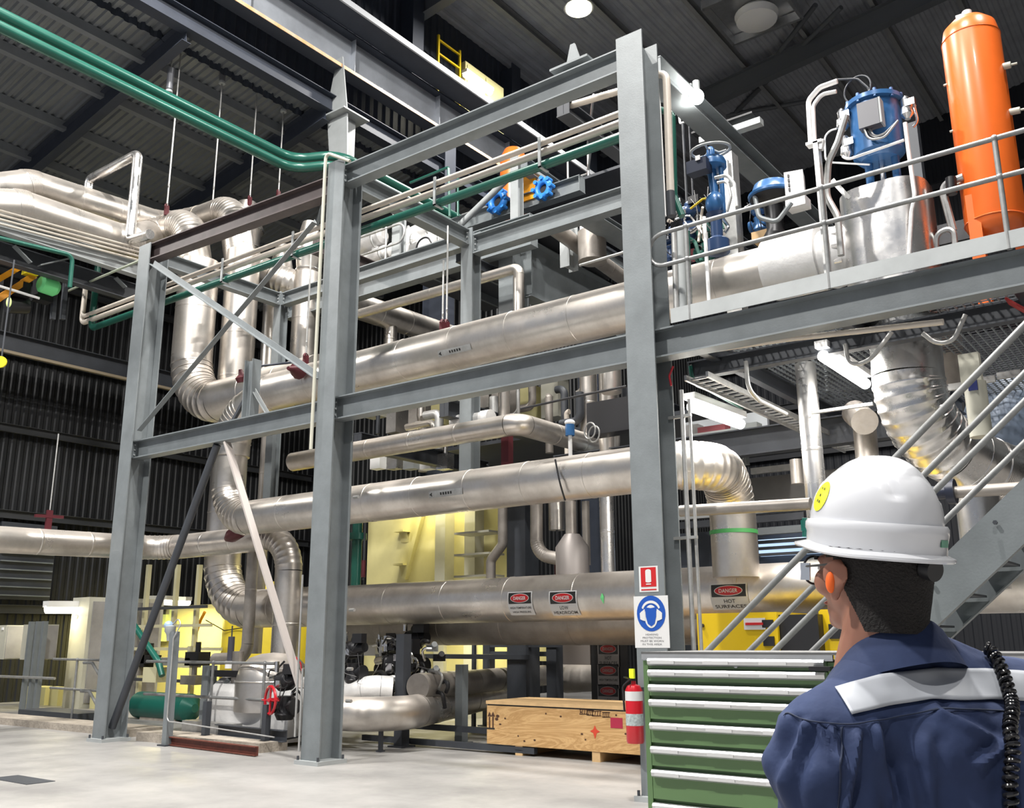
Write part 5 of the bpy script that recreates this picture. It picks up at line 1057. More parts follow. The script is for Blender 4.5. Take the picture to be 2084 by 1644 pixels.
# ================================================================== STAIRS
SL = .87
def sp(x, y, h): return V((x, y, 1.679 - .97 + (x + 2.956) * SL + h))     # stringer line on the near side
t = thing('stairs', 'steel stair flight with tube handrails climbing right behind the worker', 'stairs', (-3.7, 7.1, 0))
for q, y in enumerate((6.72, 7.5)):
    a = sp(-3.7, y, -.1); b = sp(1.65, y, -.1)
    part('stringer', G().channel(a, b, .28, .07, .01, side=-1 if q == 0 else 1), steel, t)
    h1, h2 = .97, .52
    part('top_rail', G().tube(route([sp(-3.45, y, h2 * .2), sp(-3.45, y, h1), sp(1.6, y, h1)], .15), .024, 12), rail_m, t)
    part('mid_rail', G().tube([sp(-3.4, y, h2), sp(1.6, y, h2)], .022, 12), rail_m, t)
    for xx in (-3.3, 1.4): part('rail_post', G().cyl(sp(xx, y, 0), sp(xx, y, h1), .022, 10), rail_m, t)
for q in range(22):
    x = -3.45 + q * .235; c = sp(x, 7.11, -.12)
    tr_ = part('tread', G().bb((x - .12, 6.76, c.z - .015), (x + .12, 7.46, c.z + .0)), steel_d, t); part('nosing', G().bb((x - .13, 6.76, c.z - .03), (x - .115, 7.46, c.z + .012)), galv, tr_)
for q in range(12): c = sp(-3.3 + q * .42, 6.70, -.02); part('bolt', G().cyl(c, c + V((0, -.02, 0)), .015, 6), steel_d, t)
# column behind stairs at right edge
single('round_column', G().cyl((-.75, 8.2, 0), (-.75, 8.2, 2.3), .11, 20), galv, 'pale round post behind the stair foot at the right edge', 'post')
# ================================================================== SIGNS
def text_on(body, w_, mapf, cx, cy, h, m, parent, name='lettering', d=.004, bold=0):
    """letters as a mesh, laid on a surface through mapf(u, v, offset)"""
    cu = D.curves.new('t', 'FONT'); cu.body = body; cu.size = 1; cu.align_x = 'CENTER'; cu.align_y = 'CENTER'; cu.resolution_u = 3; cu.offset = bold
    ob = D.objects.new('t', cu); COL.objects.link(ob); dg = bpy.context.evaluated_depsgraph_get(); me = ob.evaluated_get(dg).to_mesh()
    vs = [V(v.co) for v in me.vertices]; fs = [tuple(p.vertices) for p in me.polygons]; ob.evaluated_get(dg).to_mesh_clear(); D.objects.remove(ob); D.curves.remove(cu)
    if not vs: return
    xs = [v.x for v in vs]; ys = [v.y for v in vs]; sx = w_ / max(max(xs) - min(xs), 1e-6); sy = h / max(max(ys) - min(ys), 1e-6)
    x0, y0 = (max(xs) + min(xs)) / 2, (max(ys) + min(ys)) / 2
    g = G(); g.add([mapf(cx + (v.x - x0) * sx, cy + (v.y - y0) * sy, d) for v in vs], fs); part(name, g, m, parent, smooth=False)
def plate(mapf, u0, v0, u1, v1, m, parent, name, d=.002, n=8, label=None):
    g = G(); vs = [mapf(u0 + (u1 - u0) * i / n, v0 + (v1 - v0) * j / n, dd) for dd in (d, d - .0015) for j in range(n + 1) for i in range(n + 1)]; k = (n + 1) ** 2
    g.add(vs, [(j * (n + 1) + i, j * (n + 1) + i + 1, (j + 1) * (n + 1) + i + 1, (j + 1) * (n + 1) + i) for j in range(n) for i in range(n)] + [(k + j * (n + 1) + i, k + (j + 1) * (n + 1) + i, k + (j + 1) * (n + 1) + i + 1, k + j * (n + 1) + i + 1) for j in range(n) for i in range(n)])
    return part(name, g, m, parent, label, smooth=False)
def poly(mapf, pts, m, parent, name, d=.003):
    g = G(); c = (sum(p[0] for p in pts) / len(pts), sum(p[1] for p in pts) / len(pts)); vs = [mapf(c[0], c[1], d)] + [mapf(p[0], p[1], d) for p in pts]
    g.add(vs, [(0, i + 1, (i + 1) % len(pts) + 1) for i in range(len(pts))]); return part(name, g, m, parent, smooth=False)
def oval(cx, cy, a, b, n=32, a0=0, a1=360): return [(cx + a * math.cos(math.radians(a0 + (a1 - a0) * i / n)), cy + b * math.sin(math.radians(a0 + (a1 - a0) * i / n))) for i in range(n + (0 if a1 - a0 == 360 else 1))]
def flat_map(o, r_, u_, n_): 
    o, r_, u_, n_ = V(o), V(r_).normalized(), V(u_).normalized(), V(n_).normalized(); return lambda u, v, d: o + r_ * u + u_ * v + n_ * d
def pipe_map(px_, py_, y0, z0, r):
    """around a pipe that runs along x: u along, v up the curved front"""
    rr = ray(px_, py_); 
    # nearest hit of the eye ray with the pipe surface
    a = rr.y ** 2 + rr.z ** 2; b = 2 * ((EYE.y - y0) * rr.y + (EYE.z - z0) * rr.z); c = (EYE.y - y0) ** 2 + (EYE.z - z0) ** 2 - r * r
    tt = (-b - math.sqrt(max(b * b - 4 * a * c, 0))) / (2 * a); p = EYE + rr * tt; th = math.atan2(p.z - z0, -(p.y - y0))
    r += .006; return lambda u, v, d: V((p.x + u, y0 - (r + d) * math.cos(th + v / r), z0 + (r + d) * math.sin(th + v / r)))
def danger(name, label, mp, w_, h, lines, dim=False):
    t = thing(name, label, 'sign', mp(0, 0, 0))
    wm = mat('sign_white', (0, 0, 0)) if not dim else mat('sign_white_shaded', (.25, .24, .235), 0, .6); rm = sred if not dim else mat('dark_red', (0, 0, 0))  # dim signs: shade under the pipe is put into the board and red colours
    plate(mp, -w_ / 2, -h / 2, w_ / 2, h / 2, wm, t, 'board'); plate(mp, -w_ * .46, 0.02 * h, w_ * .46, h * .46, ink, t, 'black_field', .0035)
    poly(mp, oval(0, h * .24, w_ * .38, h * .185), wm, t, 'oval_rim', .005); poly(mp, oval(0, h * .24, w_ * .36, h * .16), rm, t, 'red_oval', .0065)
    text_on('DANGER', w_ * .5, mp, 0, h * .24, h * .14, wm, t, d=.0085, bold=.02)
    if len(lines) == 2 and len(lines[0]) < 6:
        text_on(lines[0], w_ * .30, mp, 0, -h * .14, h * .14, ink, t, d=.004, bold=.01); text_on(lines[1], w_ * .84, mp, 0, -h * .35, h * .14, ink, t, d=.004, bold=.01)
    else:
        text_on(lines[0], w_ * .86, mp, 0, -h * .15, h * .09, ink, t, d=.004, bold=.01); text_on(lines[1], w_ * .74, mp, 0, -h * .34, h * .09, ink, t, d=.004, bold=.01)
    return t
sc = depth(at(1058, 1230, y=YC - rC)) / FPX
danger('danger_sign', 'danger high temperature sign on the lowest big pipe, left of two', pipe_map(1059, 1229, YC, zC, rC), 62 * sc, 50 * sc, ('HIGH TEMPERATURE', 'HIGH PRESSURE'))
danger('danger_sign', 'danger low headroom sign on the lowest big pipe', pipe_map(1147, 1229, YC, zC, rC), 66 * sc, 52 * sc, ('LOW', 'HEADROOM'))
sc = depth(at(1484, 1215, y=YC - rC)) / FPX
danger('danger_sign', 'danger hot surfaces sign on the pipe right of the right column', pipe_map(1484, 1215, YC, zC, rC), 82 * sc, 56 * sc, ('HOT', 'SURFACES'))
# dark board with three danger signs
o = at(1237, 1310, y=13.0); t = single('sign_board', G().bb((o.x - .33, 13.02, .1), (o.x + .33, 13.08, o.z + .12)), ink, 'tall black board with stacked danger signs under the lowest pipe', 'board')
for j, (my, ln) in enumerate(((1332, ('HOT', 'SURFACES')), (1376, ('HIGH TEMPERATURE', 'HIGH PRESSURE')), (1418, ('LOW', 'HEADROOM')))):
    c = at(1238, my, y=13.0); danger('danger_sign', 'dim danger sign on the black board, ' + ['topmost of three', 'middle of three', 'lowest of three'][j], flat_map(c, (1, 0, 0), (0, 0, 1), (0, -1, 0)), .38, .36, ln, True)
# pipe labels
for j, (mx, my, y0, z0, r0, ln, nm) in enumerate(((925, 713, YA, zA, rA, 'IP STEAM', 'upper'), (907, 1003, YA, zB, rB, 'IP STEAM', 'middle'))):
    mp = pipe_map(mx, my, y0, z0, r0); t = thing('pipe_label', 'narrow pale label strip on the %s big pipe' % nm, 'label', mp(0, 0, 0)); plate(mp, -.3, -.045, .3, .045, galv, t, 'strip')
    poly(mp, [(-.29, 0), (-.24, .03), (-.24, -.03)], ink, t, 'arrow'); 
    g = G()
    for q in range(5):
        u = -.08 + q * .045; g.add([mp(u + a * .014, b * .018, .004) for a, b in ((-1, -1), (1, -1), (1, 1), (-1, 1))], [(0, 1, 2, 3)])
    part('dark_characters', g, ink, t, smooth=False)
# column signs
fy = YF - .19
c = at(1320, 1178, y=fy); mp = flat_map(c, (1, 0, 0), (0, 0, 1), (0, -1, 0)); sc = depth(c) / FPX * 1.12
t = thing('fire_sign', 'red fire extinguisher sign on the right rack column', 'sign', c - V((0, 0, .12)))
W_, H_ = 34 * sc * 1.15, 46 * sc
plate(mp, -W_ / 2, -H_ / 2, W_ / 2, H_ / 2, paper, t, 'board'); plate(mp, -W_ * .4, -H_ * .3, W_ * .4, H_ * .45, sred, t, 'red_field', .004); plate(mp, -W_ * .4, -H_ * .44, W_ * .4, -H_ * .39, sred, t, 'red_bar', .004)
poly(mp, oval(0, H_ * .3, W_ * .15, H_ * .08, 16, 0, 180) + oval(0, -H_ * .1, W_ * .15, H_ * .04, 16, 180, 360), paper, t, 'extinguisher_symbol', .006); plate(mp, -W_ * .13, -H_ * .22, W_ * .13, -H_ * .18, paper, t, 'symbol_base', .006, 2)
c = at(1326, 1265, y=fy); mp = flat_map(c, (1, 0, 0), (0, 0, 1), (0, -1, 0))
t = thing('hearing_sign', 'white and blue hearing protection sign on the right rack column', 'sign', c - V((0, 0, .25)))
W_, H_ = 61 * sc * 1.15, 91 * sc
plate(mp, -W_ / 2, -H_ / 2, W_ / 2, H_ / 2, paper, t, 'board'); cy = H_ * .16; R0 = W_ * .415
poly(mp, oval(0, cy, R0, R0 * 1.08), sblue, t, 'blue_disc', .004)
g = G(); q = [mp(a, b, .006) for a, b in oval(0, cy + R0 * .18, R0 * .66, R0 * .6, 20, 15, 165)] + [mp(a, b, .006) for a, b in oval(0, cy + R0 * .14, R0 * .55, R0 * .48, 20, 15, 165)]
g.add(q, [(i, i + 1, 21 + i + 1, 21 + i) for i in range(20)]); part('headband', g, paper, t, smooth=False)
poly(mp, oval(0, cy - R0 * .18, R0 * .46, R0 * .7, 28), paper, t, 'head_outline', .006); poly(mp, [(-R0 * .4, cy + R0 * .38), (-R0 * .36, cy - R0 * .2), (-R0 * .24, cy - R0 * .62), (0, cy - R0 * .78), (R0 * .24, cy - R0 * .62), (R0 * .36, cy - R0 * .2), (R0 * .4, cy + R0 * .38), (0, cy + R0 * .32)], sblue, t, 'blue_face', .008)
for s_ in (-1, 1): poly(mp, [(s_ * R0 * .42, cy + R0 * .28), (s_ * R0 * .66, cy + R0 * .12), (s_ * R0 * .78, cy + R0 * .02), (s_ * R0 * .76, cy - R0 * .34), (s_ * R0 * .58, cy - R0 * .42), (s_ * R0 * .4, cy - R0 * .46)], paper, t, 'ear_muff', .0085)
for q, (ln, f) in enumerate((('HEARING', .36), ('PROTECTION', .54), ('MUST BE WORN', .66), ('IN THIS AREA', .56))): text_on(ln, W_ * f, mp, 0, -H_ * (.245 + q * .062), H_ * .034, mat('sign_grey_ink', (.08, .08, .09), 0, .5), t, d=.004)
# lime sticker and small marks on the lowest pipe
mp = pipe_map(1226, 1217, YC, zC, rC); t = thing('green_mark', 'small green paint mark on the lowest pipe left of the right column', 'mark', mp(0, 0, 0)); poly(mp, [(-.03, 0), (0, .07), (.03, .02), (.01, -.08)], lime, t, 'paint')
# green band on the drop of the middle pipe
single('green_tape', G().tube([(xv, 11.12, at(1490, 1088, y=11.12).z), (xv, 11.12, at(1490, 1080, y=11.12).z)], rB * 1.035, 32, False), mat('tape_green', (.06, .30, .09), 0, .5), 'green tape band around the vertical leg of the middle pipe', 'tape')
# ================================================================== CRATE
cy0 = 10.85; cx0 = at(991, 1470, y=cy0).x; zt_ = at(991, 1432, y=cy0).z; zb_ = at(1140, 1524, y=cy0).z
t = thing('wooden_crate', 'long plywood crate on short feet right of the middle column', 'crate', (cx0 + 1.5, cy0 + .5, 0))
part('body', G().bb((cx0, cy0, zb_), (cx0 + 3.1, cy0 + 1.0, zt_ - .02)), wood, t); part('lid', G().bb((cx0 - .01, cy0 - .012, zt_ + .0), (cx0 + 3.11, cy0 + 1.01, zt_ + .045)), wood_e, t); part('lid_gap', G().bb((cx0 + .01, cy0 + .005, zt_ - .02), (cx0 + 3.09, cy0 + .99, zt_)), black, t)
for q, mx in enumerate((1055, 1212)): 
    fx = at(mx, 1530, y=cy0).x; part('foot', G().bb((fx - .06, cy0 + .01, 0), (fx + .06, cy0 + .99, zb_)), wood_e, t)
part('foot', G().bb((cx0 + 2.7, cy0 + .01, 0), (cx0 + 2.82, cy0 + .99, zb_)), wood_e, t)
mp = flat_map((0, cy0, 0), (1, 0, 0), (0, 0, 1), (0, -1, 0)); pk = lambda a, b: (at(a, b, y=cy0).x, at(a, b, y=cy0).z)
brn = mat('stencil_brown', (.07, .03, .015), 0, .8)
for mx in (996.5, 1003.5):
    u, v = pk(mx, 1453); poly(mp, [(u - .035, v - .03), (u + .035, v - .03), (u, v + .035)], brn, t, 'arrow_head', .003)
    u, v = pk(mx, 1467); plate(mp, u - .012, v - .09, u + .012, v + .055, brn, t, 'arrow_shaft', .003, 1)
u, v = pk(1000, 1482); plate(mp, u - .08, v - .012, u + .06, v + .008, ink, t, 'stencil_bar', .003, 1)
for a, b in ((1013, 1457), (1011, 1463)): u, v = pk(a, b); poly(mp, oval(u, v, .03, .02, 10), brn, t, 'stencil_spot', .003)
for q, (a, b, c_, d_) in enumerate(((1179, 1444, 1197, 1453), (1194, 1445, 1208, 1456), (1204, 1447, 1224, 1457), (1226, 1450, 1241, 1459))):
    g = G(); 
    for k in range(4):
        u, v = pk(a + (c_ - a) * (k + .5) / 4, (b + d_) / 2); 
        for s_ in (-1, 1): g.add([mp(u - .015 + s_ * .006 * (k % 2), v + s_ * .028 - .004, .003), mp(u + .022, v + s_ * .028 - .004, .003), mp(u + .022, v + s_ * .028 + .006, .003), mp(u - .015, v + s_ * .028 + .006, .003)], [(0, 1, 2, 3)])
        g.add([mp(u - .01, v - .028, .003), mp(u - .001, v - .028, .003), mp(u + .008, v + .03, .003), mp(u - .002, v + .03, .003)], [(0, 1, 2, 3)])
    part('stencil_letters', g, brn, t, smooth=False)
u0, v0 = pk(1243, 1481); u1, v1 = pk(1267, 1461); plate(mp, u0, v0, u1, v1, mat('crimson_label', (.36, .015, .05), 0, .6), t, 'crimson_label', .003, 1)
u, v = pk(1211, 1488); k = .075; poly(mp, [(u, v + k), (u + k * .35, v + k * .3), (u + k, v), (u + k * .35, v - k * .3), (u, v - k * 1.3), (u - k * .35, v - k * .3), (u - k, v), (u - k * .35, v + k * .3)], mat('stencil_red', (.55, .05, .02), 0, .7), t, 'red_star_mark', .003)
R_ = random.Random(5)
for q in range(16): u, v = pk(R_.uniform(1010, 1290), R_.uniform(1440, 1512)); poly(mp, oval(u, v, R_.uniform(.012, .022), .012, 10), brn, t, 'knot', .0025)
# ================================================================== EXTINGUISHER
ex = at(1291, 1440, y=8.42); ez0 = at(1291, 1512, y=8.42).z; er = .085
t = thing('fire_extinguisher', 'red fire extinguisher with white label hanging on the right rack column', 'extinguisher', (ex.x, 8.42, ez0))
eh = at(1291, 1392, y=8.42).z - ez0
part('cylinder', G().lathe((ex.x, 8.42, ez0), (0, 0, 1), [(er * .92, 0), (er, .02), (er, eh - .06), (er * .75, eh - .015), (er * .3, eh), (er * .25, eh + .03)], 28), red, t)
part('white_band', G().tube([(ex.x, 8.42, ez0 + eh * .72), (ex.x, 8.42, ez0 + eh * .88)], er * 1.01, 28, False), paper, t); part('picture_label', G().tube([(ex.x, 8.42, ez0 + eh * .30), (ex.x, 8.42, ez0 + eh * .50)], er * 1.01, 28, False), mat('label_grey', (.45, .52, .52), 0, .5, .5, 40), t)
part('handle', G().bar((ex.x - .02, 8.40, ez0 + eh + .05), (ex.x - .02, 8.28, ez0 + eh + .07), .02, .012).cyl((ex.x, 8.42, ez0 + eh + .02), (ex.x, 8.42, ez0 + eh + .07), .02, 10), black, t); part('safety_tag', G().box((ex.x + .01, 8.38, ez0 + eh + .10), (.05, .03, .09)), mat('fluoro_yellow', (.75, .9, .02), 0, .5), t)
part('hose', G().tube(route([(ex.x, 8.36, ez0 + eh + .05), (ex.x - .1, 8.38, ez0 + eh - .02), (ex.x - .1, 8.4, ez0 + eh - .25)], .06), .01, 8), black, t); part('wall_hook', G().bar((ex.x, 8.45, ez0 + eh - .05), (XR - .02, 8.55, ez0 + eh - .05), .03, .04), steel_d, t)
# ================================================================== TOOL CABINETS
KY = 4.6; KX = at(1308, 1325, y=KY).x; KT = at(1308, 1326, y=KY).z; KW = 1.02
def cabinet(label, x0):
    t = thing('tool_cabinet', label, 'cabinet', (x0 + KW / 2, KY + .35, 0), 'green tool cabinets')
    part('body', G().bb((x0, KY + .02, .08), (x0 + KW, KY + .72, KT - .045)), cab_g, t); part('plinth', G().bb((x0 + .02, KY + .05, 0), (x0 + KW - .02, KY + .7, .08)), black, t)
    part('top_tray', G().bb((x0 - .005, KY - .01, KT - .012), (x0 + KW + .005, KY + .74, KT)), mat('grey_rubber_top', (.10, .10, .10), 0, .6), t); part('top_rim', G().bb((x0, KY - .016, KT - .04), (x0 + KW, KY + .0, KT - .012)), alu, t)
    part('left_frame', G().bb((x0, KY - .0, .08), (x0 + .03, KY + .02, KT - .045)), cab_g, t); part('right_frame', G().bb((x0 + KW - .03, KY, .08), (x0 + KW, KY + .02, KT - .045)), cab_g, t)
    zs = [at(1322, yy, y=KY).z for yy in (1344, 1367, 1397, 1427, 1474, 1522, 1569, 1636)] + [.40, .10]
    for j in range(len(zs) - 1):
        za, zb = zs[j] + .012, zs[j + 1] + .03
        d = part('drawer', G().bb((x0 + .034, KY - .002, zb), (x0 + KW - .034, KY + .025, za)), cab_g, t)
        part('handle_strip', G().prism((x0 + .04, KY - .002, zs[j] - .006), (x0 + KW - .04, KY - .002, zs[j] - .006), [(0, -.018), (.012, -.02), (.026, -.012), (.03, .006), (.022, .018), (0, .02)]), alu, d)
        for q in range(3): part('label_holder', G().bb((x0 + .06 + q * .3, KY - .034, zs[j] - .014), (x0 + .2 + q * .3, KY - .0305, zs[j] + .002)), paper, d)
    part('lock', G().cyl((x0 + KW * .5 + .02, KY - .012, KT - .065), (x0 + KW * .5 + .02, KY + .02, KT - .065), .012, 14), alu, t)
    part('top_strip', G().bb((x0 + .03, KY + .005, KT - .085), (x0 + KW - .03, KY + .02, KT - .045)), cab_g, t)
    return t
cabinet('green drawer cabinet with silver handle strips left of the worker', KX)
cabinet('green drawer cabinet mostly hidden behind the worker', KX + KW + .01)
p = at(1665, 1361, y=KY - .1); single('black_case', G().box((p.x, KY - .06, p.z), (.1, .05, .02)), black, 'small black latch sticking out left of the worker shoulder', 'latch')
# ================================================================== THE WORKER
def atd(px, py, d): return EYE + ray(px, py) * (d / FPX)
HF = V((-.6025, .798, 0)).normalized(); HL = V((-.798, -.6025, 0)).normalized()   # away from the eye, and to its left
def local(o, phi, tilt=0):
    f = (HF * math.cos(phi) + HL * math.sin(phi)).normalized(); l = V((-f.y, f.x, 0)); u = V((0, 0, 1))
    if tilt: R_ = Matrix.Rotation(tilt, 3, l); f = R_ @ f; u = R_ @ u
    o = V(o); return lambda L, F, Z: o + l * L + f * F + u * Z
DH = 1.66
hb = atd(1777, 1114, DH)            # centre of the helmet rim
phiH = math.radians(25); phiT = math.radians(24)
H = local((hb.x, hb.y, hb.z), phiH, math.radians(-5)); 
tc = atd(1868, 1300, 1.62); Tq = local((tc.x, tc.y, 0), phiT)
def caps(g, a, b, ra, rb, n=16):
    a, b = V(a), V(b); pts = []; rr = []
    for k in range(5): t_ = k / 4; pts.append(a.lerp(b, t_)); rr.append(ra + (rb - ra) * t_)
    g.tube(pts, rr, n); g.ell(a, (ra,) * 3, nu=n, nv=10); g.ell(b, (rb,) * 3, nu=n, nv=10); return g
def rot(fr):  # rotation matrix of a local frame
    o = fr(0, 0, 0); return Matrix([fr(1, 0, 0) - o, fr(0, 1, 0) - o, fr(0, 0, 1) - o]).transposed()
def fuse(name, g, m, parent, vox, smooth_it, lab=None, post=None):
    """melt overlapping shapes into one continuous skin"""
    me = D.meshes.new('x'); me.from_pydata(g.v, [], g.f); ob = D.objects.new('x', me); COL.objects.link(ob)
    md = ob.modifiers.new('r', 'REMESH'); md.mode = 'VOXEL'; md.voxel_size = vox
    ms = ob.modifiers.new('s', 'SMOOTH'); ms.factor = .5; ms.iterations = smooth_it
    dg = bpy.context.evaluated_depsgraph_get(); ev = ob.evaluated_get(dg); mm = ev.to_mesh(); g2 = G(); g2.v = [V(v.co) for v in mm.vertices]; g2.f = [tuple(p.vertices) for p in mm.polygons]; nn = [V(v.normal) for v in mm.vertices]
    ev.to_mesh_clear(); D.objects.remove(ob); D.meshes.remove(me)
    if post: g2.v = [post(v, n) for v, n in zip(g2.v, nn)]
    return part(name, g2, m, parent, lab), g2
worker = thing('person', 'person in white helmet and navy coverall seen from behind at lower right', 'person', Tq(0, 0, 0))
RH = rot(H); RT = rot(Tq)
g = G()
# skull, face, jaw, neck
g.ell(H(0, -.012, .015), (.076, .095, .105), RH).ell(H(0, .03, -.055), (.064, .068, .085), RH).ell(H(0, .05, -.105), (.045, .045, .045), RH)
g.ell(H(0, .098, -.055), (.013, .022, .022), RH).ell(H(0, .104, -.068), (.017, .014, .012), RH).ell(H(0, .086, -.098), (.024, .014, .012), RH).ell(H(0, .083, -.022), (.05, .02, .012), RH)
g.ell(H(0, .078, -.128), (.026, .02, .018), RH)
for s_ in (-1, 1):
    g.ell(H(s_ * .03, .086, -.038), (.013, .01, .008), RH); g.ell(H(s_ * .048, .062, -.062), (.022, .024, .026), RH)
    g.ell(H(s_ * .083, .002, -.052), (.010, .020, .031), RH, 14, 10); g.ring(H(s_ * .088, .0, -.048), RH @ V((1, -.25 * s_, .1)), .021, .005, 18, 6); g.ell(H(s_ * .085, .004, -.082), (.007, .010, .013), RH)
nk = Tq(.055, .055, 1.435); caps(g, H(0, -.030, -.075), nk, .059, .066)
# trunk and limbs under the clothes
sh = .03
g.ell(Tq(0, 0, 1.25), (.155, .095, .19), RT).ell(Tq(0, 0, .98), (.14, .09, .16), RT)
for s_ in (-1, 1):
    caps(g, Tq(s_ * .18, .0, 1.355 - s_ * .012), Tq(s_ * .255, -.01, 1.08), .052, .042); caps(g, Tq(s_ * .255, -.01, 1.08), Tq(s_ * .22, .17, .90), .040, .028)
    caps(g, Tq(s_ * .09, 0, .88), Tq(s_ * .10, .02, .48), .075, .052); caps(g, Tq(s_ * .10, .02, .48), Tq(s_ * .11, -.01, .1), .05, .035); caps(g, Tq(s_ * .11, -.02, .05), Tq(s_ * .12, .15, .035), .036, .03)
    # palm, four bent fingers and thumb
    wr = V((s_ * .22, .17, .90)); pl = V((s_ * .205, .235, .865)); caps(g, Tq(*wr), Tq(*pl), .027, .026); 
    for k in range(4):
        fx = (-.030 + k * .018) ; L_ = (.034, .040, .038, .030)[k]
        a = V((pl.x + fx * .55, pl.y + .02, pl.z + fx * .5)); b = a + V((-s_ * .004, L_, -.016)); c = b + V((-s_ * .01, L_ * .45, -.024)); caps(g, Tq(*a), Tq(*b), .0095, .0085, 10); caps(g, Tq(*b), Tq(*c), .0085, .0075, 10)
    a = V((wr.x - s_ * .02, wr.y + .025, wr.z - .005)); b = a + V((-s_ * .032, .028, -.008)); c = b + V((-s_ * .004, .026, -.006)); caps(g, Tq(*a), Tq(*b), .012, .0105, 10); caps(g, Tq(*b), Tq(*c), .0105, .009, 10)
fuse('body', g, skin, worker, .0048, 5)
# face details
for s_ in (-1, 1):
    e_ = part('eye', G().ell(H(s_ * .03, .091, -.038), (.011, .008, .0065), RH), white, worker); part('iris', G().ell(H(s_ * .03, .098, -.038), (.005, .003, .005), RH), black, e_)
    part('eyebrow', G().bar(H(s_ * .015, .103, -.02), H(s_ * .05, .088, -.02), .006, .006), hair, worker)
part('lips', G().ell(H(0, .099, -.1), (.022, .005, .005), RH), mat('lips', (.42, .16, .13), 0, .5), worker)
# hair: back and sides of the skull only
gh = G().ell((0, 0, 0), (.0815, .1005, .1085), nu=72, nv=56)
keep = []
def hair_ok(v):
    f, z, l = v.y, v.z, abs(v.x)
    if z > .03: return f < .085
    if f > .018: return z > -.02 and f < .05
    return z > -.155 + max(0, f + .045) * 1.9
def headshell(u_, k_):
    """u_ around (0 = back), k_ downwards from the crown to the nape"""
    z = .105 - .245 * k_
    if z > -.01: rr = math.sqrt(max(0, 1 - (max(z - .015, -.03) / .107) ** 2)); rx, ry, cy_ = .0785 * rr, .0975 * rr, -.012
    else:
        t_ = min(1, (-.01 - z) / .125); t_ = t_ * t_ * (3 - 2 * t_); rx = .0755 + (.0625 - .0755) * t_; ry = .0945 + (.062 - .0945) * t_; cy_ = -.012 + (-.018) * t_
    return V((rx * math.sin(u_), cy_ - ry * math.cos(u_), z))
nu_, nk_ = 240, 150; vv = [headshell(2 * PI * i / nu_, j / nk_) for j in range(nk_ + 1) for i in range(nu_)]
fs = [(j * nu_ + i, j * nu_ + (i + 1) % nu_, (j + 1) * nu_ + (i + 1) % nu_, (j + 1) * nu_ + i) for j in range(nk_) for i in range(nu_)]
fs = [f for f in fs if all(hair_ok(vv[i]) for i in f)]
vo = [H(v.x, v.y, v.z) + (H(v.x, v.y + .02, 0) - H(0, 0.0, 0)).normalized() * (.0035 * min(1, max(0, (v.z + .15) / .06))) for v in vv]
gh2 = G(); gh2.add(vo, fs); part('hair', gh2, hair, worker)
# helmet, tipped back a little
Head = H
hh = Head(0, 0, .024); H = local(hh, phiH, math.radians(-9))
def helm(a, t_, off=0):
    """a: angle from the front, t_: 0 at rim band, 1 at crown"""
    f, l = math.cos(a), math.sin(a); L = .120 if f < 0 else .124; W = .0965
    el = t_ * PI / 2; k = math.cos(el) ** .80 if t_ < 1 else 0; z = .112 * math.sin(el) ** .92
    z += .0125 * math.exp(-(l * k * W / .022) ** 2) * min(1, t_ * 2.2) * (1 if f * k > -.7 else .4)
    gr = -.007 * math.exp(-((abs(l * k * W) - .05) / .008) ** 2) * (1 if .25 < t_ < .8 and f < .35 else 0)
    return H(l * -k * (W + off + gr), f * k * (L + off + gr) - .006, z + .012 + off * t_)
n1, n2 = 96, 28; g = G(); vs = [helm(2 * PI * i / n1, j / n2) for j in range(n2) for i in range(n1)] + [helm(0, 1)]
fs = [(j * n1 + i, j * n1 + (i + 1) % n1, (j + 1) * n1 + (i + 1) % n1, (j + 1) * n1 + i) for j in range(n2 - 1) for i in range(n1)] + [((n2 - 1) * n1 + i, (n2 - 1) * n1 + (i + 1) % n1, n2 * n1) for i in range(n1)]
g.add(vs, fs)
helmet = thing('safety_helmet', 'white safety helmet with yellow round sticker worn by the person', 'helmet', H(0, 0, 0))
part('shell', g, helm_m, helmet)
def rimring(prof, name, m):
    g = G(); n = 96; k = len(prof); vs = []
    for i in range(n):
        a = 2 * PI * i / n; f, l = math.cos(a), math.sin(a); pk_ = .018 * max(0, f) ** 3
        for (o, z) in prof:
            L = (.120 if f < 0 else .124) + o * (1 + (pk_ / .012 if o > .012 else 0)); W = .0965 + o
            zz = z - (.022 * (1 - abs(f)) ** 1.0 * 0) + (-.010 * math.sin(min(1, max(0, (.55 - f))) * PI / 2) if z < 0 else 0)
            vs.append(H(-l * W, f * L - .006, zz))
    g.add(vs, [(i * k + j, ((i + 1) % n) * k + j, ((i + 1) % n) * k + (j + 1) % k, i * k + (j + 1) % k) for i in range(n) for j in range(k)]); part(name, g, m, helmet)
rimring([(-.002, .020), (.004, .020), (.0075, .014), (.0075, .004), (.005, -.002), (.005, -.018), (.018, -.024), (.019, -.028), (.016, -.031), (-.002, -.024)], 'brim', helm_m)
g = G().ring(H(0, -.006, -.02), RH @ V((0, 0, 1)), .1, .008, 40, 6); part('harness', G().tube([H(-.1 * math.sin(2 * PI * i / 40) * .95, .118 * math.cos(2 * PI * i / 40) - .006, -.024) for i in range(41)], .007, 6, False), black, helmet)
part('ratchet_knob', G().tube([H(0, -.115, -.05), H(0, -.135, -.052)], .018, 20).bar(H(0, -.118, -.02), H(0, -.118, -.06), .02, .006), black, helmet)
mp = lambda u, v, d: helm(-1.16 + u / .11, .27 + v / .17, .0012 + d)
poly(mp, oval(0, 0, .024, .028, 28), syel, helmet, 'yellow_sticker', 0)
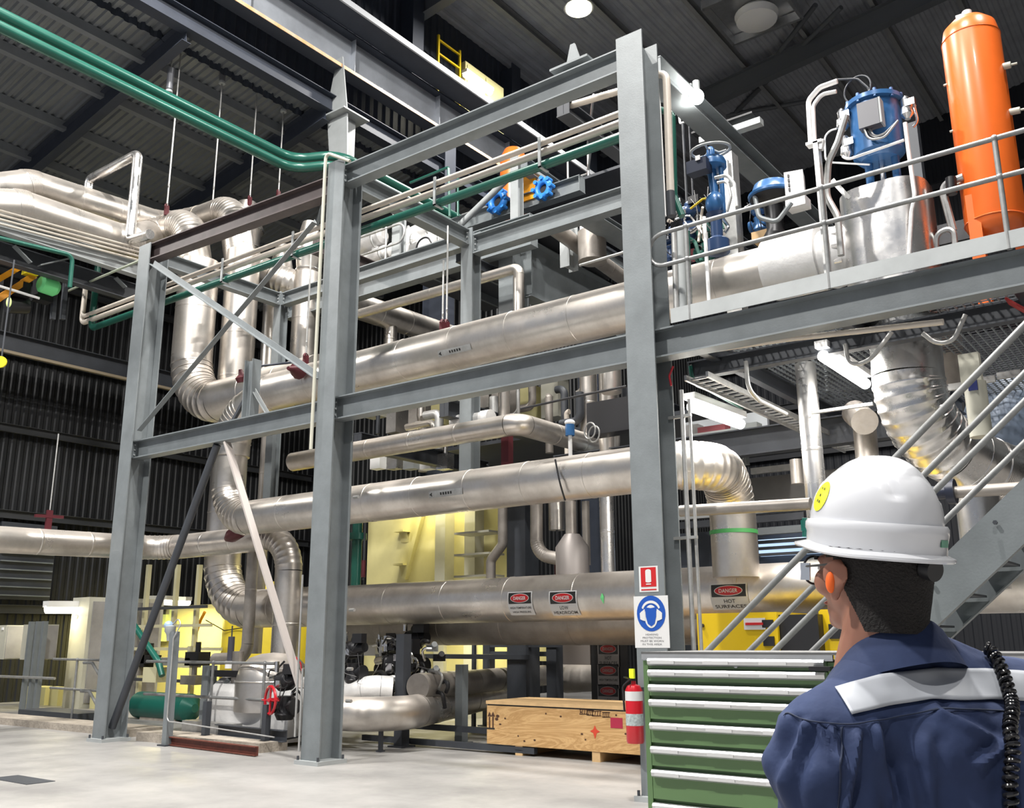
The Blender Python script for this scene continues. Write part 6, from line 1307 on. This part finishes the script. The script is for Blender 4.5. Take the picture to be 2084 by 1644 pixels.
for a, b in ((-.006, .012), (.004, .014), (0, 0), (-.004, -.012), (.004, -.01)): poly(mp, oval(a, b, .002, .003, 8), ink, helmet, 'sticker_mark', .0006)
mp2 = lambda u, v, d: H(-math.sin(2.86 + u / .12) * (.0965 + .0065 + d), math.cos(2.86 + u / .12) * (.120 + .0065 + d) - .006, -.0085 + v)
plate(mp2, -.016, -.006, .016, .006, sgreen, helmet, 'green_label', .001, 6)
part('front_clip', G().box(H(.028, .137, .006), (.014, .012, .02)).cyl(H(.028, .137, -.015), H(.03, .137, .02), .006, 8), mat('dark_green', (0, 0, 0)), helmet)
# glasses and ear plug
H = Head
gl_ = thing('safety_glasses', 'clear safety glasses worn by the person', 'glasses', H(0, .1, -.05))
for s_ in (-1, 1):
    part('temple', G().tube([H(s_ * .084, .0, -.030), H(s_ * .082, .05, -.034), H(s_ * .07, .092, -.036)], .0022, 6), black, gl_)
    part('lens', G().tube([H(s_ * .035, .108, -.042), H(s_ * .035, .1095, -.042)], .024, 24), glass, gl_); part('rim', G().ring(H(s_ * .035, .109, -.042), RH @ V((0, 1, 0)), .025, .0022, 28, 6), black, gl_)
    part('side_shield', G().box(H(s_ * .072, .09, -.045), (.002, .024, .03), RH), glass, gl_)
pl_ = single('earplug', G().ell(H(.0925, .006, -.062), (.008, .009, .018), RH, 16, 10), earplug, 'orange foam ear plug in the ear of the person', 'earplug')
# coverall
FOLDS = [(1782, 1478, 1815, 1650, 12, .013), (1745, 1490, 1722, 1660, 11, .011), (1690, 1480, 1712, 1560, 8, .008), (1664, 1474, 1690, 1540, 7, .007),
         (1640, 1470, 1600, 1620, 12, .011), (1606, 1455, 1566, 1600, 11, .009), (1905, 1448, 2035, 1512, 11, .010), (1880, 1500, 1905, 1680, 16, .007), (2062, 1470, 2040, 1640, 12, .010), (1985, 1560, 2040, 1520, 12, .008), (1840, 1560, 1870, 1700, 14, .006)]
def folds(v, n):
    q = RT.transposed() @ (v - Tq(0, 0, 0)); l, f, z = q; d = 0
    fal = max(0, min(1, (1.365 - z) / .08)); back = max(0, min(1, (-f + .02) / .08))
    d += .011 * fal * math.sin(l * 62 + 2.2 * math.sin(z * 9) + 1.3) * back * math.exp(-((abs(l) - .13) / .085) ** 2)
    d += .008 * fal * math.sin(l * 34 + 3 * noise.noise(V((l * 8, 0, z * 7)))) * max(0, min(1, (1.38 - z) / .12))
    d += .016 * noise.noise(V((l * 10, f * 6, z * 4.5))) * (.35 + .65 * fal)
    side = max(0, min(1, (abs(l) - .17) / .05)); d += .010 * side * math.sin(z * 55 + l * 40) * fal
    d += .003 * noise.noise(v * 26)
    c = AX.transposed() @ (v - EYE)
    if c.z < -.5 and n.dot(v - EYE) < 0:       # pleats and gathers falling from the yoke
        X_, Y_ = 1042 + FPX * c.x / -c.z, 822 - FPX * c.y / -c.z
        for (x0, y0, x1, y1, w_, h_) in FOLDS:
            ex, ey = x1 - x0, y1 - y0; t_ = ((X_ - x0) * ex + (Y_ - y0) * ey) / (ex * ex + ey * ey); fade = max(0, min(1, (t_ + .06) / .12)) * max(0, min(1, (1.25 - t_) / .4))
            ds = ((X_ - x0) * ey - (Y_ - y0) * ex) / math.hypot(ex, ey); d += fade * h_ * (math.exp(-(ds / w_) ** 2) - .8 * math.exp(-((ds - 1.7 * w_) / w_) ** 2))
    return v + n * d
g = G(); sl, sr = 1.352, 1.378
g.ell(Tq(0, -.005, 1.24), (.205, .135, .20), RT).ell(Tq(0, -.025, 1.30), (.17, .115, .13), RT).ell(Tq(0, 0, 1.02), (.185, .125, .22), RT).ell(Tq(0, 0, .9), (.175, .125, .14), RT)
caps(g, Tq(.165, 0, sl), Tq(-.20, 0, sr), .088, .092); caps(g, Tq(.04, .03, 1.43), Tq(.17, .0, sl + .005), .085, .075); caps(g, Tq(-.03, .03, 1.435), Tq(-.17, .0, sr + .01), .085, .078)
for s_, z_ in ((1, sl), (-1, sr)):
    caps(g, Tq(s_ * (.20 if s_ > 0 else .235), 0, z_ - .012), Tq(s_ * (.275 if s_ > 0 else .30), -.015, 1.07), .085, .072); caps(g, Tq(s_ * .275, -.015, 1.07), Tq(s_ * .225, .15, .905), .068, .045)
    caps(g, Tq(s_ * .095, 0, .88), Tq(s_ * .105, .02, .48), .105, .085); caps(g, Tq(s_ * .105, .02, .48), Tq(s_ * .115, -.01, .11), .082, .07)
shirt, gs = fuse('coverall', g, navy_c, worker, .0055, 10, None, folds)
for s_ in (-1, 1): part('boot', G().ell(Tq(s_ * .115, -.01, .09), (.055, .06, .09), RT).ell(Tq(s_ * .12, .08, .045), (.05, .13, .045), RT), black, worker)
# collar
nc = lambda a, r, z: Tq(.030 - r * math.sin(a) * 1.02, .035 - r * math.cos(a) * .92, z)
g = G(); n = 44; vs = []; 
for i in range(n + 1):
    a = -2.35 + 4.7 * i / n; drop = .085 * (abs(a) / 2.35) ** 1.7; zt__ = 1.528 - drop
    for r, dz in ((.074, -.07), (.076, -.004), (.082, .004), (.092, -.006), (.121, -.058), (.124, -.064), (.114, -.060), (.086, -.02)): vs.append(nc(a, r, zt__ + dz))
k = 8; g.add(vs, [(i * k + j, (i + 1) * k + j, (i + 1) * k + (j + 1) % k, i * k + (j + 1) % k) for i in range(n) for j in range(k)]); part('collar', g, navy_c, worker)
# tape, seams and cord follow the cloth
bvh = BVHTree.FromPolygons(gs.v, gs.f)
def cloth(px, py, off):
    d = ray(px, py).normalized(); h = bvh.ray_cast(EYE, d)
    if h[0] is None:
        h = bvh.find_nearest(EYE + d * 1.62)
    return h[0] + (h[1] if h[1].dot(d) < 0 else -h[1]) * off
def lerp(tab, x):
    for (a, b), (c, d) in zip(tab, tab[1:]):
        if x <= c: return b + (d - b) * (x - a) / (c - a)
    return tab[-1][1]
def strip(name, top, bot, m, off, nx=60, ny=8):
    g = G(); x0a, x1a = top[0][0], top[-1][0]; x0b, x1b = bot[0][0], bot[-1][0]; vs = []
    for j in range(ny + 1):
        for i in range(nx + 1):
            s_ = i / nx; xa = x0a + (x1a - x0a) * s_; xb = x0b + (x1b - x0b) * s_; ya, yb = lerp(top, xa), lerp(bot, xb); t_ = j / ny
            vs.append(cloth(xa + (xb - xa) * t_, ya + (yb - ya) * t_, off))
    for _ in range(3):
        vs = [(vs[q] * 2 + vs[q - 1] + vs[q + 1]) / 4 if 0 < q % (nx + 1) < nx else vs[q] for q in range(len(vs))]
    g.add(vs, [(j * (nx + 1) + i, j * (nx + 1) + i + 1, (j + 1) * (nx + 1) + i + 1, (j + 1) * (nx + 1) + i) for j in range(ny) for i in range(nx)])
    o = part(name, g, m, worker); md = o.modifiers.new('s', 'SOLIDIFY'); md.thickness = .0015; md.offset = -1; return o
strip('reflective_tape', [(1700, 1402), (1790, 1375), (1900, 1360), (2000, 1362), (2100, 1370)], [(1732, 1456), (1810, 1437), (1900, 1424), (1960, 1428), (2040, 1425), (2100, 1428)], refl, .0032)
seam = mat('coverall_seam', (.008, .016, .045), 0, .8)
strip('yoke_seam', [(1588, 1441), (1640, 1466), (1735, 1474), (1800, 1462), (1920, 1441), (2100, 1449)], [(1588, 1444), (1640, 1469), (1735, 1477), (1800, 1465), (1920, 1444), (2100, 1452)], seam, .002, 60, 1)
strip('back_pleat', [(1712, 1480), (1716, 1479)], [(1704, 1660), (1708, 1660)], seam, .0015, 1, 30)
# coiled cord
ck = [(1998, 1330), (2012, 1340), (2030, 1375), (2043, 1420), (2050, 1480), (2051, 1560), (2046, 1640), (2038, 1720), (2030, 1800)]
cp = []
for a, b in zip(ck, ck[1:]):
    for q in range(8): cp.append(cloth(a[0] + (b[0] - a[0]) * q / 8, a[1] + (b[1] - a[1]) * q / 8, .014))
for _ in range(6): cp = [cp[0]] + [(cp[i - 1] + cp[i] * 2 + cp[i + 1]) / 4 for i in range(1, len(cp) - 1)] + [cp[-1]]
Ls = [0]
for a, b in zip(cp, cp[1:]): Ls.append(Ls[-1] + (b - a).length)
tot = Ls[-1]; turns = int(tot / .0118); N_ = turns * 12; hel = []; j = 0
for i in range(N_ + 1):
    s_ = tot * i / N_
    while j < len(Ls) - 2 and Ls[j + 1] < s_: j += 1
    t_ = (s_ - Ls[j]) / max(Ls[j + 1] - Ls[j], 1e-6); c = cp[j].lerp(cp[j + 1], t_); d = (cp[j + 1] - cp[j]).normalized(); u = d.cross(V((0, 1, .3))).normalized(); w_ = d.cross(u); a = 2 * PI * i / 12
    hel.append(c + (u * math.cos(a) + w_ * math.sin(a)) * .0082)
cord = mat('glossy_black_cord', (.01, .01, .012), 0, .18)
single('coiled_cord', G().tube(hel, .0038, 8), cord, 'black coiled radio cord hanging down the back of the person', 'cord')
